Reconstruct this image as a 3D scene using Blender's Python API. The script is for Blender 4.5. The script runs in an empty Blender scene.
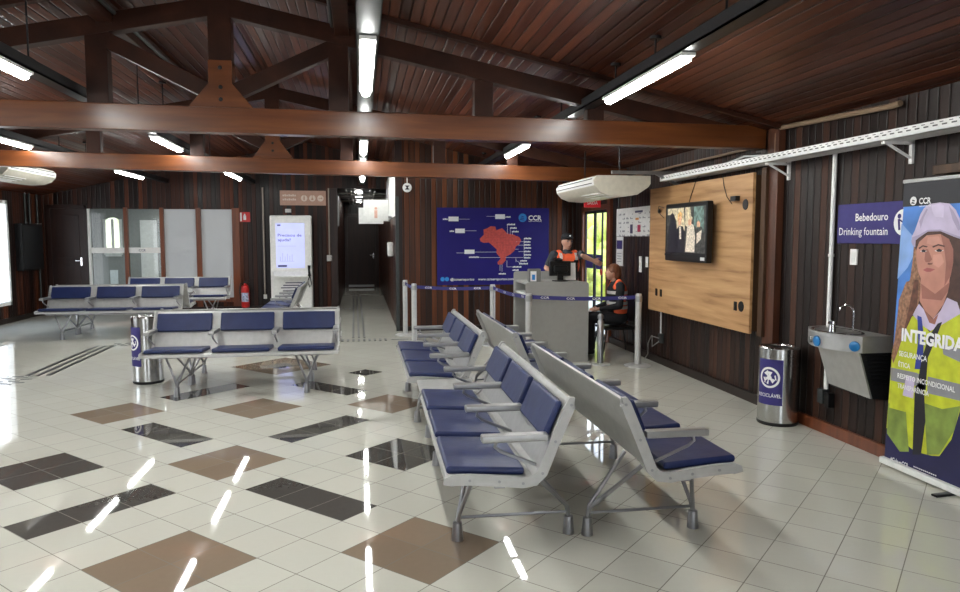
import bpy, bmesh, math, random
from mathutils import Vector, Matrix
random.seed(7)
PI = math.pi
SC = bpy.context.scene
COL = SC.collection

# ------------------------------------------------------------------ camera
F, HOR, VX, H = 720.0, 237.0, 360.0, 1.65
TH = math.atan((480 - VX) / math.hypot(F, 296 - HOR))
PH = math.atan((296 - HOR) / F)
cam = bpy.data.cameras.new('camera')
cam.sensor_width = 36; cam.lens = 36 * F / 960; cam.clip_start = .05; cam.clip_end = 300
camo = bpy.data.objects.new('camera', cam); COL.objects.link(camo)
camo.location = (0, 0, H); camo.rotation_euler = (PI / 2 - PH, 0, -TH)
SC.camera = camo
_fw = Vector((math.sin(TH) * math.cos(PH), math.cos(TH) * math.cos(PH), -math.sin(PH)))
_rt = Vector((math.cos(TH), -math.sin(TH), 0)); _up = _rt.cross(_fw)
def _ray(x, y): return _fw + _rt * ((x - 480) / F) + _up * ((296 - y) / F)
def onX(x, y, X):                      # survey: photo measurement -> point on the plane X
    d = _ray(x, y); t = X / d.x; return Vector((X, d.y * t, H + d.z * t))
def onY(x, y, Y):
    d = _ray(x, y); t = Y / d.y; return Vector((d.x * t, Y, H + d.z * t))
def onZ(x, y, z=0):
    d = _ray(x, y); t = (z - H) / d.z; return Vector((d.x * t, d.y * t, z))

# ------------------------------------------------------------------ materials
def newmat(name):
    m = bpy.data.materials.new(name); m.use_nodes = True
    nt = m.node_tree; b = nt.nodes['Principled BSDF']
    return m, nt, b
def N(nt, t, **kw):
    n = nt.nodes.new(t)
    for k, v in kw.items(): setattr(n, k, v)
    return n
def math_n(nt, op, a, b=None):
    n = N(nt, 'ShaderNodeMath', operation=op)
    for i, v in enumerate((a, b)):
        if v is None: continue
        if isinstance(v, (int, float)): n.inputs[i].default_value = v
        else: nt.links.new(v, n.inputs[i])
    return n.outputs[0]
def ramp(nt, fac, stops):
    r = N(nt, 'ShaderNodeValToRGB'); e = r.color_ramp.elements
    while len(e) < len(stops): e.new(.5)
    for el, (p, c) in zip(e, stops): el.position = p; el.color = (*c, 1)
    nt.links.new(fac, r.inputs[0]); return r.outputs[0]
def mixc(nt, fac, a, b, mode='MIX'):
    n = N(nt, 'ShaderNodeMix', data_type='RGBA', blend_type=mode)
    for s, v in ((0, fac), (6, a), (7, b)):
        if isinstance(v, (int, float)): n.inputs[s].default_value = v
        elif isinstance(v, tuple): n.inputs[s].default_value = (*v, 1)
        else: nt.links.new(v, n.inputs[s])
    return n.outputs[2]
MATS = {}
def mat(name, col, rough=.5, metal=0., var=.06, scale=18., emit=0., spec=.5, bump=0., coat=0.):
    if name in MATS: return MATS[name]
    m, nt, b = newmat(name); MATS[name] = m
    tc = N(nt, 'ShaderNodeTexCoord'); no = N(nt, 'ShaderNodeTexNoise')
    no.inputs['Scale'].default_value = scale; no.inputs['Detail'].default_value = 3
    nt.links.new(tc.outputs['Object'], no.inputs['Vector'])
    lo = tuple(max(0, c * (1 - var)) for c in col); hi = tuple(min(1, c * (1 + var)) for c in col)
    c = ramp(nt, no.outputs['Fac'], [(.3, lo), (.7, hi)])
    nt.links.new(c, b.inputs['Base Color'])
    b.inputs['Roughness'].default_value = rough; b.inputs['Metallic'].default_value = metal
    b.inputs['Specular IOR Level'].default_value = spec; b.inputs['Coat Weight'].default_value = coat
    if emit:
        nt.links.new(c, b.inputs['Emission Color']); b.inputs['Emission Strength'].default_value = emit
    if bump:
        bp = N(nt, 'ShaderNodeBump'); bp.inputs['Strength'].default_value = bump; bp.inputs['Distance'].default_value = .01
        nt.links.new(no.outputs['Fac'], bp.inputs['Height']); nt.links.new(bp.outputs[0], b.inputs['Normal'])
    return m
def planks(name, axis, width, cols, rough=.4, grain_axis='Z', groove=.07, spec=.4, shine=0., vary=.62):
    """tongue-and-groove boards; axis = the world axis across the boards"""
    m, nt, b = newmat(name); MATS[name] = m
    g = N(nt, 'ShaderNodeNewGeometry'); s = N(nt, 'ShaderNodeSeparateXYZ'); nt.links.new(g.outputs['Position'], s.inputs[0])
    q = math_n(nt, 'DIVIDE', s.outputs[axis], width)
    idx = math_n(nt, 'FLOOR', q); fr = math_n(nt, 'FRACT', q)
    wn = N(nt, 'ShaderNodeTexWhiteNoise', noise_dimensions='1D'); nt.links.new(idx, wn.inputs['W'])
    mp = N(nt, 'ShaderNodeMapping')
    sc = {'X': (1.2, 22, 22), 'Y': (22, 1.2, 22), 'Z': (22, 22, 1.2)}[grain_axis]
    mp.inputs['Scale'].default_value = sc; nt.links.new(g.outputs['Position'], mp.inputs['Vector'])
    of = N(nt, 'ShaderNodeCombineXYZ'); nt.links.new(math_n(nt, 'MULTIPLY', wn.outputs['Value'], 37.0), of.inputs[0])
    nt.links.new(math_n(nt, 'MULTIPLY', wn.outputs['Value'], 91.0), of.inputs[2]); nt.links.new(of.outputs[0], mp.inputs['Location'])
    no = N(nt, 'ShaderNodeTexNoise'); no.inputs['Scale'].default_value = 1.; no.inputs['Detail'].default_value = 5; nt.links.new(mp.outputs[0], no.inputs['Vector'])
    f = math_n(nt, 'ADD', math_n(nt, 'MULTIPLY', wn.outputs['Value'], vary), math_n(nt, 'MULTIPLY', no.outputs['Fac'], 1 - vary))
    c = ramp(nt, f, cols)
    d = math_n(nt, 'ABSOLUTE', math_n(nt, 'SUBTRACT', fr, .5))
    edge = math_n(nt, 'GREATER_THAN', d, .5 - groove)
    c = mixc(nt, math_n(nt, 'MULTIPLY', edge, .8), c, (.006, .004, .003))
    nt.links.new(c, b.inputs['Base Color'])
    r = math_n(nt, 'ADD', math_n(nt, 'MULTIPLY', wn.outputs['Value'], .18), rough - .09); nt.links.new(r, b.inputs['Roughness'])
    b.inputs['Specular IOR Level'].default_value = spec; b.inputs['Coat Weight'].default_value = shine; b.inputs['Coat Roughness'].default_value = .18
    hgt = math_n(nt, 'SUBTRACT', 1.0, math_n(nt, 'POWER', math_n(nt, 'MULTIPLY', d, 2.0), 9.0))
    bp = N(nt, 'ShaderNodeBump'); bp.inputs['Strength'].default_value = .7; bp.inputs['Distance'].default_value = .012
    nt.links.new(hgt, bp.inputs['Height']); nt.links.new(bp.outputs[0], b.inputs['Normal'])
    return m
def grain(name, cols, stretch=(1.5, 20, 20), rough=.45, spec=.4, scale=1., coat=0.):
    m, nt, b = newmat(name); MATS[name] = m
    tc = N(nt, 'ShaderNodeTexCoord'); mp = N(nt, 'ShaderNodeMapping'); mp.inputs['Scale'].default_value = stretch
    nt.links.new(tc.outputs['Object'], mp.inputs[0])
    no = N(nt, 'ShaderNodeTexNoise'); no.inputs['Scale'].default_value = scale; no.inputs['Detail'].default_value = 6; no.inputs['Distortion'].default_value = .4
    nt.links.new(mp.outputs[0], no.inputs['Vector'])
    nt.links.new(ramp(nt, no.outputs['Fac'], cols), b.inputs['Base Color'])
    b.inputs['Roughness'].default_value = rough; b.inputs['Specular IOR Level'].default_value = spec; b.inputs['Coat Weight'].default_value = coat
    b.inputs['Coat Roughness'].default_value = .25
    return m
def tilemat(name, col, var=.05, rough=.03):
    m, nt, b = newmat(name); MATS[name] = m
    uv = N(nt, 'ShaderNodeUVMap'); uv.uv_map = 'tile'
    s = N(nt, 'ShaderNodeSeparateXYZ'); nt.links.new(uv.outputs[0], s.inputs[0])
    e = None
    for k in (0, 1):
        fr = math_n(nt, 'FRACT', s.outputs[k]); d = math_n(nt, 'ABSOLUTE', math_n(nt, 'SUBTRACT', fr, .5))
        g = math_n(nt, 'GREATER_THAN', d, .4915); e = g if e is None else math_n(nt, 'MAXIMUM', e, g)
    fl = N(nt, 'ShaderNodeVectorMath', operation='FLOOR'); nt.links.new(uv.outputs[0], fl.inputs[0])
    wn = N(nt, 'ShaderNodeTexWhiteNoise', noise_dimensions='3D'); nt.links.new(fl.outputs[0], wn.inputs['Vector'])
    geo = N(nt, 'ShaderNodeNewGeometry'); no = N(nt, 'ShaderNodeTexNoise'); no.inputs['Scale'].default_value = 28; no.inputs['Detail'].default_value = 4
    nt.links.new(geo.outputs['Position'], no.inputs['Vector'])
    f = math_n(nt, 'ADD', math_n(nt, 'MULTIPLY', wn.outputs['Value'], .6), math_n(nt, 'MULTIPLY', no.outputs['Fac'], .4))
    c = ramp(nt, f, [(.2, tuple(x * (1 - var) for x in col)), (.8, tuple(min(1, x * (1 + var)) for x in col))])
    c = mixc(nt, math_n(nt, 'MULTIPLY', e, .9), c, (.12, .105, .08)); nt.links.new(c, b.inputs['Base Color'])
    nt.links.new(math_n(nt, 'ADD', math_n(nt, 'MULTIPLY', e, .5), rough), b.inputs['Roughness'])
    b.inputs['IOR'].default_value = 1.5
    return m
def glassmat(name, tint=(.9, .95, .97), k=.85, rough=.02):
    m, nt, b = newmat(name); MATS[name] = m
    out = nt.nodes['Material Output']; tr = N(nt, 'ShaderNodeBsdfTransparent'); gl = N(nt, 'ShaderNodeBsdfGlossy'); mx = N(nt, 'ShaderNodeMixShader')
    no = N(nt, 'ShaderNodeTexNoise'); no.inputs['Scale'].default_value = 3.
    nt.links.new(ramp(nt, no.outputs['Fac'], [(.3, tint), (.7, tuple(min(1, c * 1.04) for c in tint))]), tr.inputs[0])
    gl.inputs['Roughness'].default_value = rough
    fr = N(nt, 'ShaderNodeFresnel'); fr.inputs[0].default_value = 1.5
    ge = N(nt, 'ShaderNodeNewGeometry'); ff = math_n(nt, 'MULTIPLY', fr.outputs[0], math_n(nt, 'SUBTRACT', 1.0, ge.outputs['Backfacing']))
    nt.links.new(math_n(nt, 'MULTIPLY', ff, 1.3), mx.inputs[0]); nt.links.new(tr.outputs[0], mx.inputs[1]); nt.links.new(gl.outputs[0], mx.inputs[2])
    nt.links.new(mx.outputs[0], out.inputs[0]); return m

WALL_COLS = [(.18, (.005, .002, .0015)), (.42, (.015, .0042, .0024)), (.62, (.042, .010, .004)), (.82, (.11, .027, .008))]
WALLR_COLS = [(.18, (.008, .0045, .0035)), (.45, (.018, .0085, .006)), (.65, (.032, .014, .009)), (.85, (.070, .026, .013))]
WALLP_COLS = [(.18, (.016, .0055, .0025)), (.42, (.042, .0125, .0045)), (.62, (.095, .027, .008)), (.82, (.19, .056, .015))]
CEIL_COLS = [(.15, (.026, .0065, .0035)), (.45, (.058, .015, .007)), (.65, (.10, .027, .012)), (.85, (.18, .055, .024))]
M_wall_x = planks('boards_back', 0, .095, WALL_COLS, rough=.42, shine=.05, spec=.3)
M_wall_p = planks('boards_map_wall', 0, .095, WALLP_COLS, rough=.42, shine=.05, spec=.3)
M_wall_y = planks('boards_right', 1, .095, WALLR_COLS, rough=.5, shine=.0, spec=.3)
M_wall_l = planks('boards_left', 1, .095, WALL_COLS, rough=.42, shine=.04, spec=.3)
M_ceil = planks('boards_ceiling', 0, .085, CEIL_COLS, rough=.38, grain_axis='Y', groove=.06, shine=.03, spec=.22, vary=.42)
M_beam = grain('beam_wood', [(.3, (.070, .020, .0055)), (.55, (.115, .034, .009)), (.75, (.155, .050, .013))], (1.2, 14, 14), rough=.3, coat=.25)
M_beamd = grain('dark_beam_wood', [(.3, (.018, .006, .0035)), (.55, (.032, .010, .005)), (.75, (.05, .016, .008))], (4, 14, 4), rough=.45, spec=.22)
M_trimr = grain('reddish_trim_wood', [(.3, (.10, .028, .012)), (.7, (.20, .055, .02))], (16, 16, 1.2), rough=.35, coat=.2)
M_doorw = grain('dark_door_wood', [(.3, (.014, .006, .005)), (.7, (.030, .011, .008))], (14, 14, 1.2), rough=.4)
M_oak = grain('light_oak_veneer', [(.25, (.24, .115, .045)), (.42, (.42, .23, .10)), (.55, (.48, .275, .125)), (.75, (.60, .37, .185))], (20, 1.1, 16), rough=.5)
M_oakd = grain('dark_panel_edge', [(.3, (.045, .022, .012)), (.7, (.09, .045, .02))], (14, 14, 1.2), rough=.5)
M_base = grain('baseboard_wood', [(.3, (.010, .006, .005)), (.7, (.022, .012, .009))], (14, 1.2, 14), rough=.4)
M_cream = tilemat('cream_tile', (.63, .622, .55), .03)
M_brown = tilemat('brown_tile', (.27, .205, .15), .06)
M_dark = tilemat('charcoal_tile', (.085, .08, .074), .10)
M_white = mat('white_paint', (.78, .78, .76), .4)
M_wplas = mat('white_plastic', (.82, .82, .80), .35)
M_ivory = mat('ivory_plastic', (.66, .62, .52), .4)
M_shell = mat('silver_painted_steel', (.46, .46, .45), .36, .3)
M_alu = mat('brushed_aluminium', (.38, .38, .375), .38, .85)
M_legm = mat('grey_tube_steel', (.34, .34, .35), .3, .9)
M_blue = mat('navy_vinyl', (.011, .021, .088), .38, 0, .12, 9, spec=.45, bump=.25)
M_black = mat('black_plastic', (.005, .005, .0055), .35, spec=.35)
M_blackm = mat('black_metal', (.008, .0085, .010), .45, spec=.35)
M_duct = mat('grey_channel_steel', (.045, .05, .05), .45, .3)
M_ss = mat('stainless_steel', (.56, .56, .55), .2, 1., .04, 30)
M_ssm = mat('matt_stainless', (.42, .42, .40), .45, .9)
M_chrome = mat('chrome', (.75, .75, .76), .1, 1.)
M_rail = mat('white_steel_tray', (.84, .84, .83), .45)
M_beige = mat('beige_pipe', (.25, .17, .11), .45)
M_lamp = mat('lit_diffuser', (.985, 1., .965), .5, emit=46., var=.0)
M_desk = mat('grey_laminate', (.33, .33, .315), .5, var=.03)
M_deskd = mat('dark_grey_laminate', (.16, .16, .155), .5)
M_navy = mat('sign_navy', (.040, .032, .17), .5, spec=.3)
M_poster = mat('poster_blue', (.013, .008, .155), .5, spec=.3, var=.08, scale=2.)
M_red = mat('poster_red', (.62, .075, .055), .5, var=.25, scale=60)
M_cyan = mat('logo_blue', (.02, .22, .62), .5)
M_pw = mat('print_white', (.82, .82, .84), .5)
M_text = mat('white_lettering', (.88, .88, .88), .5, var=.01)
M_ink = mat('dark_lettering', (.06, .055, .12), .5)
M_skin = mat('skin', (.50, .27, .19), .5, var=.08)
M_orange = mat('hi_vis_orange', (.95, .14, .045), .55, emit=.0)
M_silver = mat('reflective_tape', (.62, .60, .60), .35)
M_cloth = mat('dark_grey_cloth', (.035, .04, .05), .8, bump=.2)
M_clothk = mat('black_cloth', (.010, .010, .013), .8, bump=.2)
M_hair = mat('auburn_hair', (.16, .055, .022), .5, var=.3, scale=60)
M_glass = glassmat('clear_glass')
M_redp = mat('red_enamel', (.55, .02, .02), .3)
M_pink = mat('pink_sign', (.55, .33, .25), .5)
M_leaf = mat('foliage', (.62, .66, .13), .6, var=.35, scale=6.)
M_pave = mat('outside_paving', (.55, .52, .46), .8)

# ------------------------------------------------------------------ mesh builder
class MB:
    def __init__(s): s.bm = bmesh.new(); s.mi = 0; s.wn = False
    def _tag(s, faces):
        for f in faces: f.material_index = s.mi
    def box(s, x0, x1, y0, y1, z0, z1, bev=0, mx=None, seg=2):
        r = bmesh.ops.create_cube(s.bm, size=1)['verts']
        for v in r:
            v.co = Vector((x0 + (v.co.x + .5) * (x1 - x0), y0 + (v.co.y + .5) * (y1 - y0), z0 + (v.co.z + .5) * (z1 - z0)))
        fs = {f for v in r for f in v.link_faces}
        if bev:
            s.wn = True
            es = list({e for v in r for e in v.link_edges})
            q = bmesh.ops.bevel(s.bm, geom=es, offset=bev, segments=seg, profile=.5, affect='EDGES')
            fs = {f for f in fs if f.is_valid} | set(q['faces'])
            vs = {v for f in fs for v in f.verts}
        else: vs = set(r)
        if mx is not None:
            for v in vs: v.co = mx @ v.co
        s._tag(fs); return s
    def bar(s, a, b, w, h, bev=0, up=(0, 0, 1)):
        """rectangular bar from a to b, w across, h along 'up'"""
        a = Vector(a); b = Vector(b); d = (b - a); L = d.length; d.normalize()
        u = Vector(up); u = (u - d * u.dot(d)).normalized(); w_ = d.cross(u)
        mx = Matrix(((d.x, w_.x, u.x, a.x), (d.y, w_.y, u.y, a.y), (d.z, w_.z, u.z, a.z), (0, 0, 0, 1)))
        return s.box(0, L, -w / 2, w / 2, -h / 2, h / 2, bev, mx)
    def tube(s, pts, r, seg=8, cap=True):
        pts = [Vector(p) for p in pts]; rs = r if isinstance(r, (list, tuple)) else [r] * len(pts)
        rings = []; n0 = None
        for i, p in enumerate(pts):
            d = (pts[min(i + 1, len(pts) - 1)] - pts[max(i - 1, 0)]).normalized()
            if n0 is None:
                n0 = d.orthogonal().normalized()
            n0 = (n0 - d * n0.dot(d))
            n0 = n0.normalized() if n0.length > 1e-6 else d.orthogonal().normalized()
            bi = d.cross(n0)
            rings.append([s.bm.verts.new(p + (n0 * math.cos(2 * PI * k / seg) + bi * math.sin(2 * PI * k / seg)) * rs[i]) for k in range(seg)])
        fs = []
        for a, b in zip(rings, rings[1:]):
            for k in range(seg): fs.append(s.bm.faces.new((a[k], a[(k + 1) % seg], b[(k + 1) % seg], b[k])))
        if cap: fs.append(s.bm.faces.new(list(reversed(rings[0])))); fs.append(s.bm.faces.new(rings[-1]))
        s._tag(fs); return s
    def lathe(s, prof, c, seg=24, axis='Z'):
        """prof: (r, z) list from bottom to top, closed at r = 0"""
        c = Vector(c); rings = []
        def P(r, z, k):
            a = 2 * PI * k / seg; v = Vector((r * math.cos(a), r * math.sin(a), z))
            if axis == 'X': v = Vector((v.z, v.x, v.y))
            if axis == 'Y': v = Vector((v.y, v.z, v.x))
            return c + v
        for r, z in prof:
            rings.append([s.bm.verts.new(P(0, z, 0))] if r < 1e-6 else [s.bm.verts.new(P(r, z, k)) for k in range(seg)])
        fs = []
        for a, b in zip(rings, rings[1:]):
            for k in range(seg):
                k2 = (k + 1) % seg
                if len(a) == 1 and len(b) == 1: continue
                if len(a) == 1: fs.append(s.bm.faces.new((a[0], b[k2], b[k])))
                elif len(b) == 1: fs.append(s.bm.faces.new((a[k], a[k2], b[0])))
                else: fs.append(s.bm.faces.new((a[k], a[k2], b[k2], b[k])))
        s._tag(fs); return s
    def prism(s, pts, ex):
        """polygon pts extruded by vector ex"""
        ex = Vector(ex); n = len(pts)
        a = [s.bm.verts.new(Vector(p)) for p in pts]; b = [s.bm.verts.new(Vector(p) + ex) for p in pts]
        fs = [s.bm.faces.new(a), s.bm.faces.new(list(reversed(b)))]
        for k in range(n): fs.append(s.bm.faces.new((a[(k + 1) % n], a[k], b[k], b[(k + 1) % n])))
        s._tag(fs); return s
    def poly(s, pts):
        s._tag([s.bm.faces.new([s.bm.verts.new(Vector(p)) for p in pts])]); return s
    def ell(s, c, r, u=16, v=10, mx=None):
        q = bmesh.ops.create_uvsphere(s.bm, u_segments=u, v_segments=v, radius=1)['verts']
        for w in q:
            p = Vector((w.co.x * r[0], w.co.y * r[1], w.co.z * r[2]))
            w.co = (mx @ p if mx is not None else p) + Vector(c)
        s._tag({f for w in q for f in w.link_faces}); return s
    def cap(s, a, ra, b, rb, seg=12):
        """tapered capsule"""
        a = Vector(a); b = Vector(b); s.ell(a, (ra,) * 3, seg, 8); s.ell(b, (rb,) * 3, seg, 8)
        s.tube([a, b], [ra, rb], seg); return s
    def text(s, body, org, xd, yd, height=None, width=None, bold=0., align='L', ext=.0008, f=None):
        """lettering at org, running along xd with up yd; f maps flat (x, y) to a point instead"""
        cu = bpy.data.curves.new('t', 'FONT'); cu.body = body; cu.offset = bold; cu.resolution_u = 2
        ob = bpy.data.objects.new('t', cu); COL.objects.link(ob)
        dg = bpy.context.evaluated_depsgraph_get(); me = bpy.data.meshes.new_from_object(ob.evaluated_get(dg))
        bpy.data.objects.remove(ob); bpy.data.curves.remove(cu)
        xs = [v.co.x for v in me.vertices]
        x0, x1 = min(xs), max(xs); sy = (height or .1) / .7; sx = sy if not width else width / (x1 - x0)
        if height is None: sy = sx
        w = (x1 - x0) * sx; off = {'L': 0, 'C': -w / 2, 'R': -w}[align]
        xd = Vector(xd).normalized(); yd = Vector(yd).normalized(); nn = xd.cross(yd)
        vs = []
        for v in me.vertices:
            X = (v.co.x - x0) * sx + off; Y = v.co.y * sy
            p = f(X, Y) if f else Vector(org) + xd * X + yd * Y + nn * ext
            vs.append(s.bm.verts.new(p))
        fs = []
        for p in me.polygons:
            try: fs.append(s.bm.faces.new([vs[i] for i in p.vertices]))
            except ValueError: pass
        s._tag(fs); bpy.data.meshes.remove(me); return s
    def build(s, name, m, parent=None, loc=None, smooth=35, bevel=0):
        me = bpy.data.meshes.new(name)
        org = Vector(parent['_o']) if parent is not None and '_o' in parent else Vector((0, 0, 0))
        if parent is not None and parent.parent is not None: pass
        if loc is not None: org = Vector(loc)
        bmesh.ops.translate(s.bm, verts=s.bm.verts, vec=-org)
        bmesh.ops.recalc_face_normals(s.bm, faces=s.bm.faces)
        s.bm.to_mesh(me); s.bm.free()
        if smooth:
            me.shade_smooth(); me.set_sharp_from_angle(angle=math.radians(smooth))
        for x in (m if isinstance(m, list) else [m]): me.materials.append(x)
        o = bpy.data.objects.new(name, me); COL.objects.link(o)
        if s.wn: q = o.modifiers.new('weighted_normal', 'WEIGHTED_NORMAL'); q.keep_sharp = True; q.weight = 80
        if parent is not None:
            o.parent = parent; o['_o'] = list(org)
        elif loc is not None: o.location = loc
        return o
def tag(o, label, cat, group=None):
    o['label'] = label; o['category'] = cat
    if group: o['group'] = group
    return o
def thing(name, label, cat, loc=(0, 0, 0), group=None):
    o = bpy.data.objects.new(name, None); COL.objects.link(o); o.location = loc; o['_o'] = list(loc); o.empty_display_size = .1
    return tag(o, label, cat, group)
def struct(o): o['kind'] = 'structure'; return o
def box1(name, m, b, bev=0): return MB().box(*b, bev).build(name, m, loc=((b[0] + b[1]) / 2, (b[2] + b[3]) / 2, b[4]))
def copy_tree(o, parent=None):
    c = o.copy(); COL.objects.link(c)
    if parent is not None: c.parent = parent
    for ch in list(o.children): copy_tree(ch, c)
    return c
def pbox(name, m, parent, b, bev=0, **k): return MB().box(*b, bev).build(name, m, parent, **k)

# ------------------------------------------------------------------ the room
XL, XR, YB, YP, YF = -6.7, 3.86, 16.8, 12.66, -3.0
CX, CL, CR, YE = -1.135, -.50, .63, 23.8           # ridge, corridor sides, corridor end
RS, RZ = .222, 2.66 + .222 * (3.86 + 1.135)
def roof(x): return RZ - RS * abs(x - CX)
# floor: one mesh of square tiles laid at 45 degrees, inlaid groups in brown and charcoal
SU, SV, U0 = .297, .3023, .58
inlay = {}
for k, u0, u1, v0, v1 in ((2, 9, 10, 10, 13), (1, 8, 10, 7, 9), (1, 5, 7, 10, 12), (2, 5, 8, 14, 15), (2, 6, 8, 17, 19), (1, 9, 11, 14, 16),
                          (2, 10, 11, 17, 20), (1, 10, 12, 21, 23), (1, 13, 15, 18, 20), (2, 12, 15, 15, 16), (1, 16, 18, 15, 17),
                          (2, 12, 14, 11, 13), (2, 17, 18, 18, 21), (1, 18, 21, 23, 26), (2, 19, 20, 24, 25), (2, 13, 16, 22, 23), (2, 20, 21, 20, 21)):
    for u in range(u0, u1):
        for v in range(v0, v1): inlay[u, v] = k
bm = bmesh.new(); uvl = bm.loops.layers.uv.new('tile'); r2 = math.sqrt(.5)
def lat(u, v):
    a, b = (u + U0) * SU, v * SV; return Vector(((a - b) * r2, (a + b) * r2, 0))
for u in range(-25, 75):
    for v in range(-25, 75):
        c = lat(u + .5, v + .5)
        if not (XL - .4 < c.x < XR + .4 and YF - .4 < c.y < YE + .4): continue
        if c.y > YB + 3.2 and not (CL - .5 < c.x < CR + .5): continue
        f = bm.faces.new([bm.verts.new(lat(u + a, v + b)) for a, b in ((0, 0), (1, 0), (1, 1), (0, 1))])
        f.material_index = inlay.get((u, v), 0)
        for l, (a, b) in zip(f.loops, ((0, 0), (1, 0), (1, 1), (0, 1))): l[uvl].uv = (u + 100 + a * .9999, v + 100 + b * .9999)
for co, no in (((XL - .05, 0, 0), (-1, 0, 0)), ((XR + .05, 0, 0), (1, 0, 0)), ((0, YF, 0), (0, -1, 0)), ((0, YE + .05, 0), (0, 1, 0))):
    bmesh.ops.bisect_plane(bm, geom=bm.verts[:] + bm.edges[:] + bm.faces[:], plane_co=co, plane_no=no, clear_outer=True)
me = bpy.data.meshes.new('floor'); bm.to_mesh(me); bm.free()
for m in (M_cream, M_brown, M_dark): me.materials.append(m)
o = bpy.data.objects.new('floor', me); COL.objects.link(o); struct(o)
# ceiling: gable roof boarded along the room
T = .08; b = MB()
for xa, xb in ((XL - .2, CX), (CX, XR + .2)):
    b.prism([(xa, YF - .2, roof(xa)), (xb, YF - .2, roof(xb)), (xb, YF - .2, roof(xb) + T), (xa, YF - .2, roof(xa) + T)], (0, YB - YF + .5, 0))
struct(b.build('ceiling', M_ceil, smooth=0))
WT = .12
def wall(name, m, axis, pos, thick, a0, a1, holes=(), top=None, z0=0.):
    """boarded wall with openings: holes = (a0, a1, z0, z1)"""
    b = MB(); cuts = sorted({a0, a1, *[h[0] for h in holes], *[h[1] for h in holes], *([CX] if axis == 'x' and a0 < CX < a1 else [])})
    def piece(p, q, za, zb, zb2=None):
        zb2 = zb if zb2 is None else zb2
        if axis == 'x': b.prism([(p, pos, za), (q, pos, za), (q, pos, zb2), (p, pos, zb)], (0, thick, 0))
        else: b.prism([(pos, p, za), (pos, q, za), (pos, q, zb2), (pos, p, zb)], (thick, 0, 0))
    for p, q in zip(cuts, cuts[1:]):
        tp = (roof(p) + .02, roof(q) + .02) if axis == 'x' and top is None else ((top or roof(pos) + .03),) * 2
        zc = z0
        for h in sorted(holes, key=lambda h: h[2]):
            if h[0] <= p and h[1] >= q:
                if h[2] > zc: piece(p, q, zc, h[2])
                zc = h[3]
        piece(p, q, zc, *tp)
    return struct(b.build(name, m, smooth=0))
DY0, DY1, DZ = 10.86, 12.16, 2.11           # glazed door in the right wall
WL0, WL1 = 12.9, 15.22                      # window in the left wall
wall('wall_right', M_wall_y, 'y', XR + .001, .06, YF, YP + .2, [(DY0, DY1, 0, DZ)])
wall('wall_left', M_wall_l, 'y', XL, -WT, YF, YB + .1, [(WL0, WL1, .34, 2.35), (6.0, 8.6, .34, 2.35)])
GX0, GX1, GZ0, GZ1 = -5.76, -2.79, .3, 2.26
wall('wall_back_left', M_wall_x, 'x', YB, WT, XL - .1, CL, [(GX0, GX1, GZ0, GZ1)])
wall('wall_back_right', M_wall_p, 'x', YP, WT, CR, XR + .1)
wall('wall_front', M_wall_x, 'x', YF, -WT, XL - .1, XR + .1, [(-4.6, -2.8, 0, 2.35), (.6, 2.4, 0, 2.35)])
wall('wall_corridor_right', M_wall_l, 'y', CR, WT, YP + WT, YE, top=3.35)
wall('wall_corridor_left', M_wall_l, 'y', CL, -WT, YB + WT, YE, top=2.75)
wall('wall_corridor_end', M_wall_x, 'x', YE, WT, CL - .2, CR + .2, top=2.75)
struct(MB().box(CL - .15, CR + .15, YB + .1, YE + .1, 2.75, 2.85).build('ceiling_corridor', M_blackm, smooth=0))
struct(MB().box(CL - .02, CR + .02, YB - .02, YB + .1, 2.75, 3.75).build('wall_corridor_lintel', M_wall_x, smooth=0))
# baseboards
struct(MB().box(XR - .035, XR, 6.3, DY0 - .1, 0, .10, .006).build('baseboard_right', M_base))
struct(MB().box(XR - .035, XR, YF, 6.1, 0, .10, .006).build('baseboard_right_near', M_trimr))
struct(MB().box(XL, XL + .03, YF, YB, 0, .10, .006).build('baseboard_left', M_base))
struct(MB().box(XL, GX1 + .6, YB - .03, YB, 0, .10, .006).build('baseboard_back', M_base))
struct(MB().box(CR, XR, YP - .03, YP, 0, .08, .006).build('baseboard_back_right', M_base))
# wall posts
struct(MB().box(XR - .07, XR, 6.14, 6.32, 0, roof(XR), .006).build('trim_1', grain('post_wood', [(.3, (.05, .018, .010)), (.7, (.10, .034, .016))], (14, 14, 1.2), .4)))
struct(MB().box(XR - .05, XR, DY0 - .16, DY0 - .02, 0, 2.3, .006).build('trim_2', M_trimr))
struct(MB().box(CL - .16, CL + .0, YB - .05, YB, 0, 2.75, .006).build('trim_3', M_doorw))
struct(MB().box(CR - .02, CR + .1, YP - .02, YP, 0, 3.3, .004).build('trim_4', M_doorw))
# tactile floor strips
NT = [9]
def strip(name, segs, label, w=.025):
    b = MB()
    for p, q in segs: b.bar((*p, .0015), (*q, .0015), w, .003)
    NT[0] += 1
    return struct(b.build('trim_%d' % NT[0], M_black, smooth=0))
a, c = Vector((-3.82, 9.25)), Vector((-3.84, 11.65)); n = Vector((.075, -.01))
dash = [((a + n * k - Vector((.55 - .02 * k, -.03 + .14 * (j % 4))) + Vector((.16 * j - .1, .04 * j)))[:], (a + n * k - Vector((.43 - .02 * k, -.03 + .14 * (j % 4))) + Vector((.16 * j - .1, .04 * j)))[:]) for k in (0, 1, 2) for j in range(4)]
strip('tactile_strip', [((a + n * k * 1.6)[:], (c + n * k * 1.6)[:]) for k in (-1, 0, 1)], '', .05)
strip('tactile_strip', [((-4.85 + .17 * j + .09 * (i % 2), 8.72 + .10 * i), (-4.73 + .17 * j + .09 * (i % 2), 8.72 + .10 * i)) for i in range(6) for j in range(6)], 'black dashed warning patch at the left edge of the floor', .03)
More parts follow.
